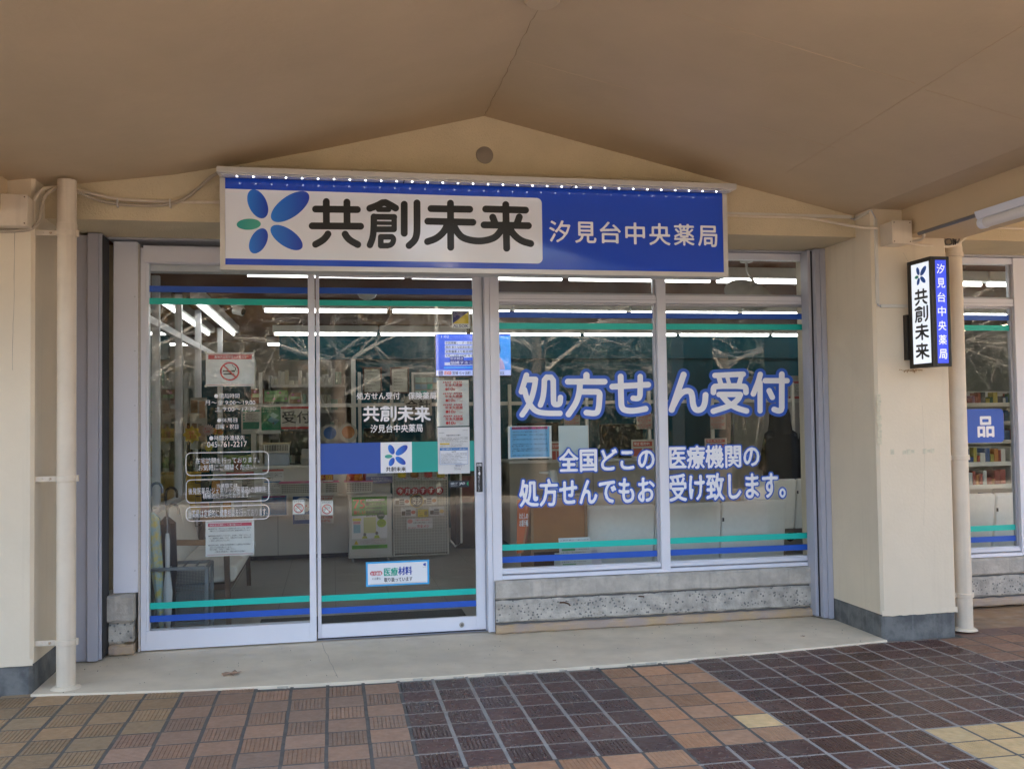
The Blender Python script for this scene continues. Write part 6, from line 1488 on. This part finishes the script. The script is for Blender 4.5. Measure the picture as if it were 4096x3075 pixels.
for k in range(4):
    z = .55+.20*k; P = [(xb0-.05, yy-.02, z), (xb0+.42, yy-.10, z-.03), (xb0+.42, yy-.10, z+.05), (xb0-.05, yy-.02, z+.08)]
    part(ds, 'wire_hook', MB().tube(P+[P[0]], .004, 6), mat('dark_wire', (.05, .05, .055), .4))
    for j in range(4):
        x = xb0+.0+.1*j; part(ds, 'hanging_pack', MB().box(x, x+.075, yy-.06-.02*j, yy-.045-.02*j, z-.10, z+.02), cm_(['#b9b2a8', '#8a4a3a', '#3a3a3c', '#a8702c', '#9a9a9c'][(k+j) % 5]))
part(ds, 'stand_post', MB().box(xb0-.03, xb0, yy, yy+.03, .02, 1.5), BLKP)
for k, (u, v, w_) in enumerate(((1290, 1735, .10), (1363, 1732, .10))):
    x, z = at(u+30, v, 4.9); t = thing('round_tag', ['blue round card reader tag on the counter', 'orange round card reader tag on the counter'][k], 'tag', (x, 4.9, z-.1)); part(t, 'tag_card', MB().prism(ellipse(x, z, .10, .105, 0, 20), 'y', 4.9, 4.905), cm_('#a9a69c')); part(t, 'tag_disc', MB().prism(ellipse(x, z+.01, .068, .068, 0, 24), 'y', 4.896, 4.8995), cm_(['#2f5f9a', '#a8622c'][k]))
# red price notices behind the windows
for k, (u0, u1, v0, v1, y, lab) in enumerate(((2205, 2245, 1765, 1850, 5.05, 'small red sale card on the counter behind the blank sheet'), (2525, 2617, 1758, 1835, 5.05, 'red new product card on the counter left of the mullion'), (2818, 2908, 1753, 1800, 5.05, 'red new product card on the counter right of the mullion'))):
    poster('sale_card', lab, 'card', (u0, u1, v0, v1), y, [('r', .08, .92, .1, .35, '#a83c34'), ('t', '限定 販売中!', .12, .8, .14, .30, WHT), ('r', .08, .46, .45, .85, '#b05044'), ('r', .54, .92, .45, .85, '#b05044')], base=cm_('#b6b0a8'))
for k, (u0, u1, v0, v1, lab) in enumerate(((2255, 2320, 1660, 1700, 'grey coupon sheet on the screen under the large lettering'), (2545, 2610, 1655, 1715, 'grey coupon sheet on the screen left of the mullion'), (2840, 2903, 1640, 1716, 'grey coupon sheet on the screen right of the mullion'))):
    poster('coupon_sheet', lab, 'poster', (u0, u1, v0, v1), 5.25, ns, base=cm_('#9a968e'))
poster('wall_chart', 'white printed chart with red bars on the right wall panel', 'poster', (3150, 3217, 1520, 1610), 6.9, [('r', .05, .95, .05, .15, '#a84440'), ('r', .05, .95, .72, .82, '#a84440')]+lines(.2, .68, 6, .06, .94, BLK, 51), base=cm_('#aaa8a2'))
part(B, 'pale_panel', MB().box(5.15, 6.4, 6.92, 6.98, .02, 2.05), mat('pale_panel', (.30, .29, .28), .7))
# --- customers, seen from behind
def person(label, x, y, h, coat, hood):
    s = h/1.62; me = bpy.data.meshes.new('person'); V = []; E = []; Rr = []
    def add(p, r, prev=None):
        V.append((x+p[0]*s, y+p[1]*s, .02+p[2]*s)); Rr.append((r[0]*s, r[1]*s)); 
        if prev is not None: E.append((prev, len(V)-1))
        return len(V)-1
    pel = add((0, 0, .86), (.175, .135)); wa = add((0, .01, 1.02), (.175, .13), pel); ch = add((0, .02, 1.20), (.19, .135), wa); sh = add((0, .03, 1.32), (.15, .10), ch)
    ne = add((0, .05, 1.39), (.062, .06), sh); h0 = add((0, .06, 1.46), (.078, .088), ne); h1 = add((0, .06, 1.54), (.082, .092), h0); add((0, .055, 1.60), (.05, .055), h1)
    for sg_ in (-1, 1):
        a = add((sg_*.145, .03, 1.27), (.07, .07), sh); b = add((sg_*.20, .03, 1.05), (.06, .06), a); c = add((sg_*.18, .16, .90), (.05, .05), b); d = add((sg_*.15, .24, .92), (.036, .034), c)
        for q in range(4): add((sg_*(.135-.022*q+.03), .30+.01*(1.5-abs(q-1.5)), .925-.006*q), (.009, .009), d)
        add((sg_*.10, .255, .95), (.010, .010), d)
        hp = add((sg_*.09, 0, .80), (.115, .12), pel); kn = add((sg_*.10, .015, .46), (.07, .075), hp); an = add((sg_*.10, -.01, .09), (.048, .05), kn); add((sg_*.105, .11, .045), (.042, .035), an)
    me.from_pydata(V, E, []); me.update(); o = bpy.data.objects.new('person', me); COL.objects.link(o)
    m = o.modifiers.new('skin', 'SKIN'); sv = me.skin_vertices[0].data
    for i, r in enumerate(Rr): sv[i].radius = r
    sv[0].use_root = True; m.use_smooth_shade = True; o.modifiers.new('sub', 'SUBSURF').levels = 1; o.modifiers['sub'].render_levels = 2; me.materials.append(coat)
    tag(o, label, 'person', 'customers at the counter')
    # coat skirt and hood
    sk = MB().lathe([(.235*s, .02+.40*s), (.24*s, .02+.62*s), (.235*s, .02+.85*s), (.24*s, .02+1.02*s), (.232*s, .02+1.12*s), (.20*s, .02+1.22*s), (.15*s, .02+1.30*s), (.10*s, .02+1.37*s)], (x, y+.01*s, 0), 24)
    sk.v = [(x+(v[0]-x)*1.0, y+(v[1]-y)*.72, v[2]) for v in sk.v]
    c = obj('coat', sk.mesh('coat', coat, smooth=True)); c.parent = o
    hd = MB().lathe([(.15*s, .02+1.28*s), (.14*s, .02+1.36*s), (.128*s, .02+1.44*s), (.124*s, .02+1.52*s), (.105*s, .02+1.59*s), (.06*s, .02+1.635*s), (.02*s, .02+1.645*s)], (x, y+.045*s, 0), 24)
    c = obj('hood', hd.mesh('hood', hood, smooth=True)); c.parent = o
    return o
COAT = mat('black_coat', (.008, .008, .009), .9, spec=.1, var=.3, vscale=6); COAT2 = mat('navy_coat', (.007, .008, .012), .9, spec=.1)
xp = at(3127, 1700, 4.62)[0]; person('person in a dark hooded coat standing at the counter with back to the window', xp, 4.62, 1.575, COAT, COAT)
xp = at(3268, 1700, 4.6)[0]; person('person in a dark navy coat half hidden behind the right window frame', xp, 4.6, 1.58, COAT2, COAT2)
# ================================================================== the park across the way (seen in the glass)
def leaf_mat(name, c0, c1, c2):
    m = bpy.data.materials.new(name); m.use_nodes = True; nt = m.node_tree; b = nt.nodes['Principled BSDF']
    g = N(nt, 'ShaderNodeNewGeometry'); r = N(nt, 'ShaderNodeValToRGB'); r.color_ramp.elements[0].color = (*c0, 1); r.color_ramp.elements[1].color = (*c2, 1)
    e = r.color_ramp.elements.new(.6); e.color = (*c1, 1); nt.links.new(g.outputs['Random Per Island'], r.inputs[0]); nt.links.new(r.outputs[0], b.inputs['Base Color'])
    b.inputs['Roughness'].default_value = .42
    return m
def leaf_cloud(name, m, n, clumps, s, seed):
    """leaves spread through clumps (x,y,z,rx,ry,rz)"""
    rg = np.random.default_rng(seed); cl = np.array(clumps); wgt = cl[:, 3]*cl[:, 4]*cl[:, 5]; wgt = wgt**.75; ix = rg.choice(len(cl), n, p=wgt/wgt.sum())
    d = rg.normal(size=(n, 3)); d /= np.linalg.norm(d, axis=1)[:, None]; rad = rg.uniform(.35, 1.05, n)**.5
    P = cl[ix, :3]+d*rad[:, None]*cl[ix, 3:]
    a = rg.normal(size=(n, 3)); a /= np.linalg.norm(a, axis=1)[:, None]; b = np.cross(a, rg.normal(size=(n, 3))); b /= np.linalg.norm(b, axis=1)[:, None]
    sz = s*rg.uniform(.6, 1.3, n)[:, None]
    V = np.stack([P-a*sz, P+b*sz*.42, P+a*sz, P-b*sz*.42], 1).reshape(-1, 3)
    me = bpy.data.meshes.new(name); me.vertices.add(4*n); me.vertices.foreach_set('co', V.ravel()); me.loops.add(4*n); me.loops.foreach_set('vertex_index', np.arange(4*n)); me.polygons.add(n)
    me.polygons.foreach_set('loop_start', np.arange(n)*4); me.polygons.foreach_set('loop_total', np.full(n, 4)); me.update(calc_edges=True); me.materials.append(m); return me
BARK = mat('bark', (.13, .10, .075), .9, var=.3, vscale=9, bump=.6, bscale=30); PALEB = mat('pale_bark', (.36, .335, .30), .8, var=.3, vscale=12)
EVG = leaf_mat('evergreen_leaf', (.006, .014, .006), (.015, .028, .009), (.07, .08, .025)); AUT = leaf_mat('autumn_leaf', (.035, .032, .008), (.085, .06, .014), (.11, .045, .013)); HDG = leaf_mat('hedge_leaf', (.010, .022, .008), (.03, .045, .014), (.15, .10, .04))
def grow(mb, rg, p, d, L, r, depth, nmax, droop=.0):
    n = 4; pts = [p]; q = Vector(p); dd = Vector(d).normalized()
    for i in range(n):
        dd = (dd+Vector(rg.normal(size=3))*.13+Vector((0, 0, -droop))).normalized(); q = q+dd*(L/n); pts.append(tuple(q))
    mb.tube(pts, [r*(1-.16*i) for i in range(n+1)], 5 if r > .02 else 3, caps=False)
    if depth >= nmax: return
    k = rg.integers(4, 6)
    for j in range(k):
        i = int(rg.integers(1, n+1)); base = Vector(pts[i]); ax = Vector(rg.normal(size=3)); nd = (dd+ax*.75+Vector((0, 0, .10-droop))).normalized()
        grow(mb, rg, tuple(base), nd, L*rg.uniform(.55, .8), max(.0035, r*(1-.16*i)*.50), depth+1, nmax, droop)
def bare_mesh(seed, droop):
    rg = np.random.default_rng(seed); tr = MB(); tr.tube([(0, 0, -.05), (.03, 0, .8), (.0, .05, 1.7), (.05, .02, 2.5)], [.16, .13, .12, .10], 9, caps=False); cr = MB()
    for j in range(7):
        a = 2*math.pi*j/7+rg.uniform(-.3, .3); z = rg.uniform(1.7, 2.5); grow(cr, rg, (.03, .03, z), (math.cos(a), math.sin(a), rg.uniform(.15, .8)), rg.uniform(1.5, 2.1), .042, 0, 3, droop)
    return tr.mesh('trunk', BARK, smooth=True, fix=False), cr.mesh('branches', PALEB, fix=False)
BM = [bare_mesh(3, .05), bare_mesh(8, .10)]
def bare_tree(label, x, y, s, rz, k):
    t = thing('bare_tree', label, 'tree', (x, y, -.03), 'bare winter trees across the forecourt'); t.scale = (s, s, s); t.rotation_euler = (0, 0, rz)
    for nm, me in (('trunk', BM[k][0]), ('branches', BM[k][1])): o = bpy.data.objects.new(nm, me); COL.objects.link(o); o.parent = t
for i, (x, y, s, rz, k, w_) in enumerate(((-4.2, -10.6, 1.15, .4, 0, 'leftmost'), (-.2, -9.7, 1.1, 1.9, 1, 'second from the left'), (3.6, -10.4, 1.25, 3.3, 0, 'third from the left'), (7.2, -9.9, 1.1, 5.0, 1, 'fourth from the left'), (11.5, -10.8, 1.3, .9, 0, 'fifth from the left'), (15.5, -10.2, 1.1, 2.2, 1, 'rightmost'))):
    bare_tree(f'bare pale tree reflected in the shop glass, {w_} of the row', x, y, s, rz, k)
def tree_mesh(seed, m, H, R, n, s):
    rg = np.random.default_rng(seed); cl = []
    for i in range(26):
        a = rg.uniform(0, 2*math.pi); z = rg.uniform(.16, .95)*H; rr_ = R*math.sqrt(max(.05, 1-((z/H-.5)/.55)**2))*rg.uniform(.15, .95); c = rg.uniform(.22, .42)*R; cl.append((rr_*math.cos(a), rr_*math.sin(a), z, c, c, c*.75))
    me = leaf_cloud('crown', m, n, cl, s, seed); tr = MB(); tr.tube([(0, 0, -.05), (.05, 0, H*.25), (-.05, .05, H*.5), (0, 0, H*.8)], [.22, .17, .12, .04], 8, caps=False)
    for j in range(9):
        a = rg.uniform(0, 6.28); z = rg.uniform(.2, .7)*H; tr.tube([(0, 0, z), (R*.4*math.cos(a), R*.4*math.sin(a), z+.5), (R*.8*math.cos(a), R*.8*math.sin(a), z+1.0)], [.07, .045, .015], 5, caps=False)
    return tr.mesh('trunk', BARK, smooth=True, fix=False), me
TMs = [tree_mesh(5, EVG, 8.5, 2.9, 16000, .13), tree_mesh(6, EVG, 7.5, 3.2, 15000, .14), tree_mesh(7, AUT, 5.2, 1.9, 6500, .09)]
def leafy(label, x, y, k, s, rz, grp, nm='leafy_tree'):
    t = thing(nm, label, 'tree', (x, y, -.03), grp); t.scale = (s, s, s); t.rotation_euler = (0, 0, rz)
    for n_, me in (('trunk', TMs[k][0]), ('crown', TMs[k][1])): o = bpy.data.objects.new(n_, me); COL.objects.link(o); o.parent = t
xs_ = np.arange(-13, 27, 3.0)
for i, x in enumerate(xs_): leafy(f'{names[i]} dense dark evergreen from the left behind the hedge', float(x)+random.uniform(-.7, .7), -17.5+random.uniform(-1.2, 1.2), i % 2, random.uniform(.60, .72), random.uniform(0, 6), 'evergreens behind the hedge', 'evergreen_tree')
for i, x in enumerate(xs_[:-1]): leafy(f'{names[i]} tall evergreen from the left in the rear row', float(x)+1.5, -22.0, (i+1) % 2, .80, random.uniform(0, 6), 'evergreens in the rear row', 'evergreen_tree')
for i, (x, y) in enumerate(((-5.6, -13.9), (-2.6, -14.2), (1.9, -14.9))): leafy(f'small yellowing tree in front of the evergreens, {names[i]} from the left', x, y, 2, 1.0, i*1.3, 'yellowing trees', 'autumn_tree')
rg = np.random.default_rng(4); cl = [(rg.uniform(-1.1, 1.1), rg.uniform(-.35, .35), rg.uniform(.25, 1.0), .38, .3, .3) for _ in range(22)]
HM = leaf_cloud('foliage', HDG, 5200, cl, .055, 12); sb = MB()
for j in range(7): x = -1+.33*j; sb.tube([(x, 0, -.02), (x+.05, .05, .5), (x, -.05, .9)], [.02, .015, .006], 5, caps=False)
HS = sb.mesh('stems', BARK, fix=False)
for i in range(15):
    t = thing('hedge_shrub', f'{names[i]} leafy hedge shrub from the left across the forecourt', 'shrub', (-11+2.2*i, -11.4+.15*(i % 2), -.03), 'hedge shrubs'); t.rotation_euler = (0, 0, math.pi*(i % 2)+random.uniform(-.1, .1)); t.scale = (1, 1, random.uniform(.95, 1.25))
    for n_, me in (('foliage', HM), ('stems', HS)): o = bpy.data.objects.new(n_, me); COL.objects.link(o); o.parent = t
slp = thing('street_lamp', 'white lamp post across the forecourt mirrored in the door glass', 'street lamp', (1.75, -11.6, -.03))
part(slp, 'post', MB().lathe([(.06, -.03), (.06, .4), (.045, .45), (.04, 4.2)], (1.75, -11.6, 0), 12), WHITEP, smooth=True); part(slp, 'lamp_head', MB().lathe([(.05, 4.2), (.22, 4.28), (.22, 4.5), (.08, 4.62)], (1.75, -11.6, 0), 16), WHITEP, smooth=True)
tag(obj('planting_bed', MB().box(-40, 45, -30, -10.9, -.05, -.02).mesh('planting_bed', mat('soil', (.05, .038, .025), .95, var=.4, vscale=4, bump=.5, bscale=8))), kind='structure')

rg = np.random.default_rng(9); hx = np.linspace(-60, 70, 66); hy = np.linspace(-25, -46, 14); vs = []  # dark bank added behind the trees to block the low sky in reflections
for yv in hy:
    for xv in hx: t_ = (-25-yv)/21; vs.append((xv, yv, -.05+6.8*min(1, t_*1.5)+(rg.uniform(-.5, .5) if t_ > .05 else 0)))
tag(obj('sky_block_bank', MB().add(vs, [(r*66+i, r*66+i+1, (r+1)*66+i+1, (r+1)*66+i) for r in range(13) for i in range(65)]).mesh('sky_block_bank', mat('dark_bank_fill', (.010, .015, .006), .95, col2=(.03, .026, .013), vscale=.6, bump=.8, bscale=3, bdist=.4), fix=False)), kind='structure')
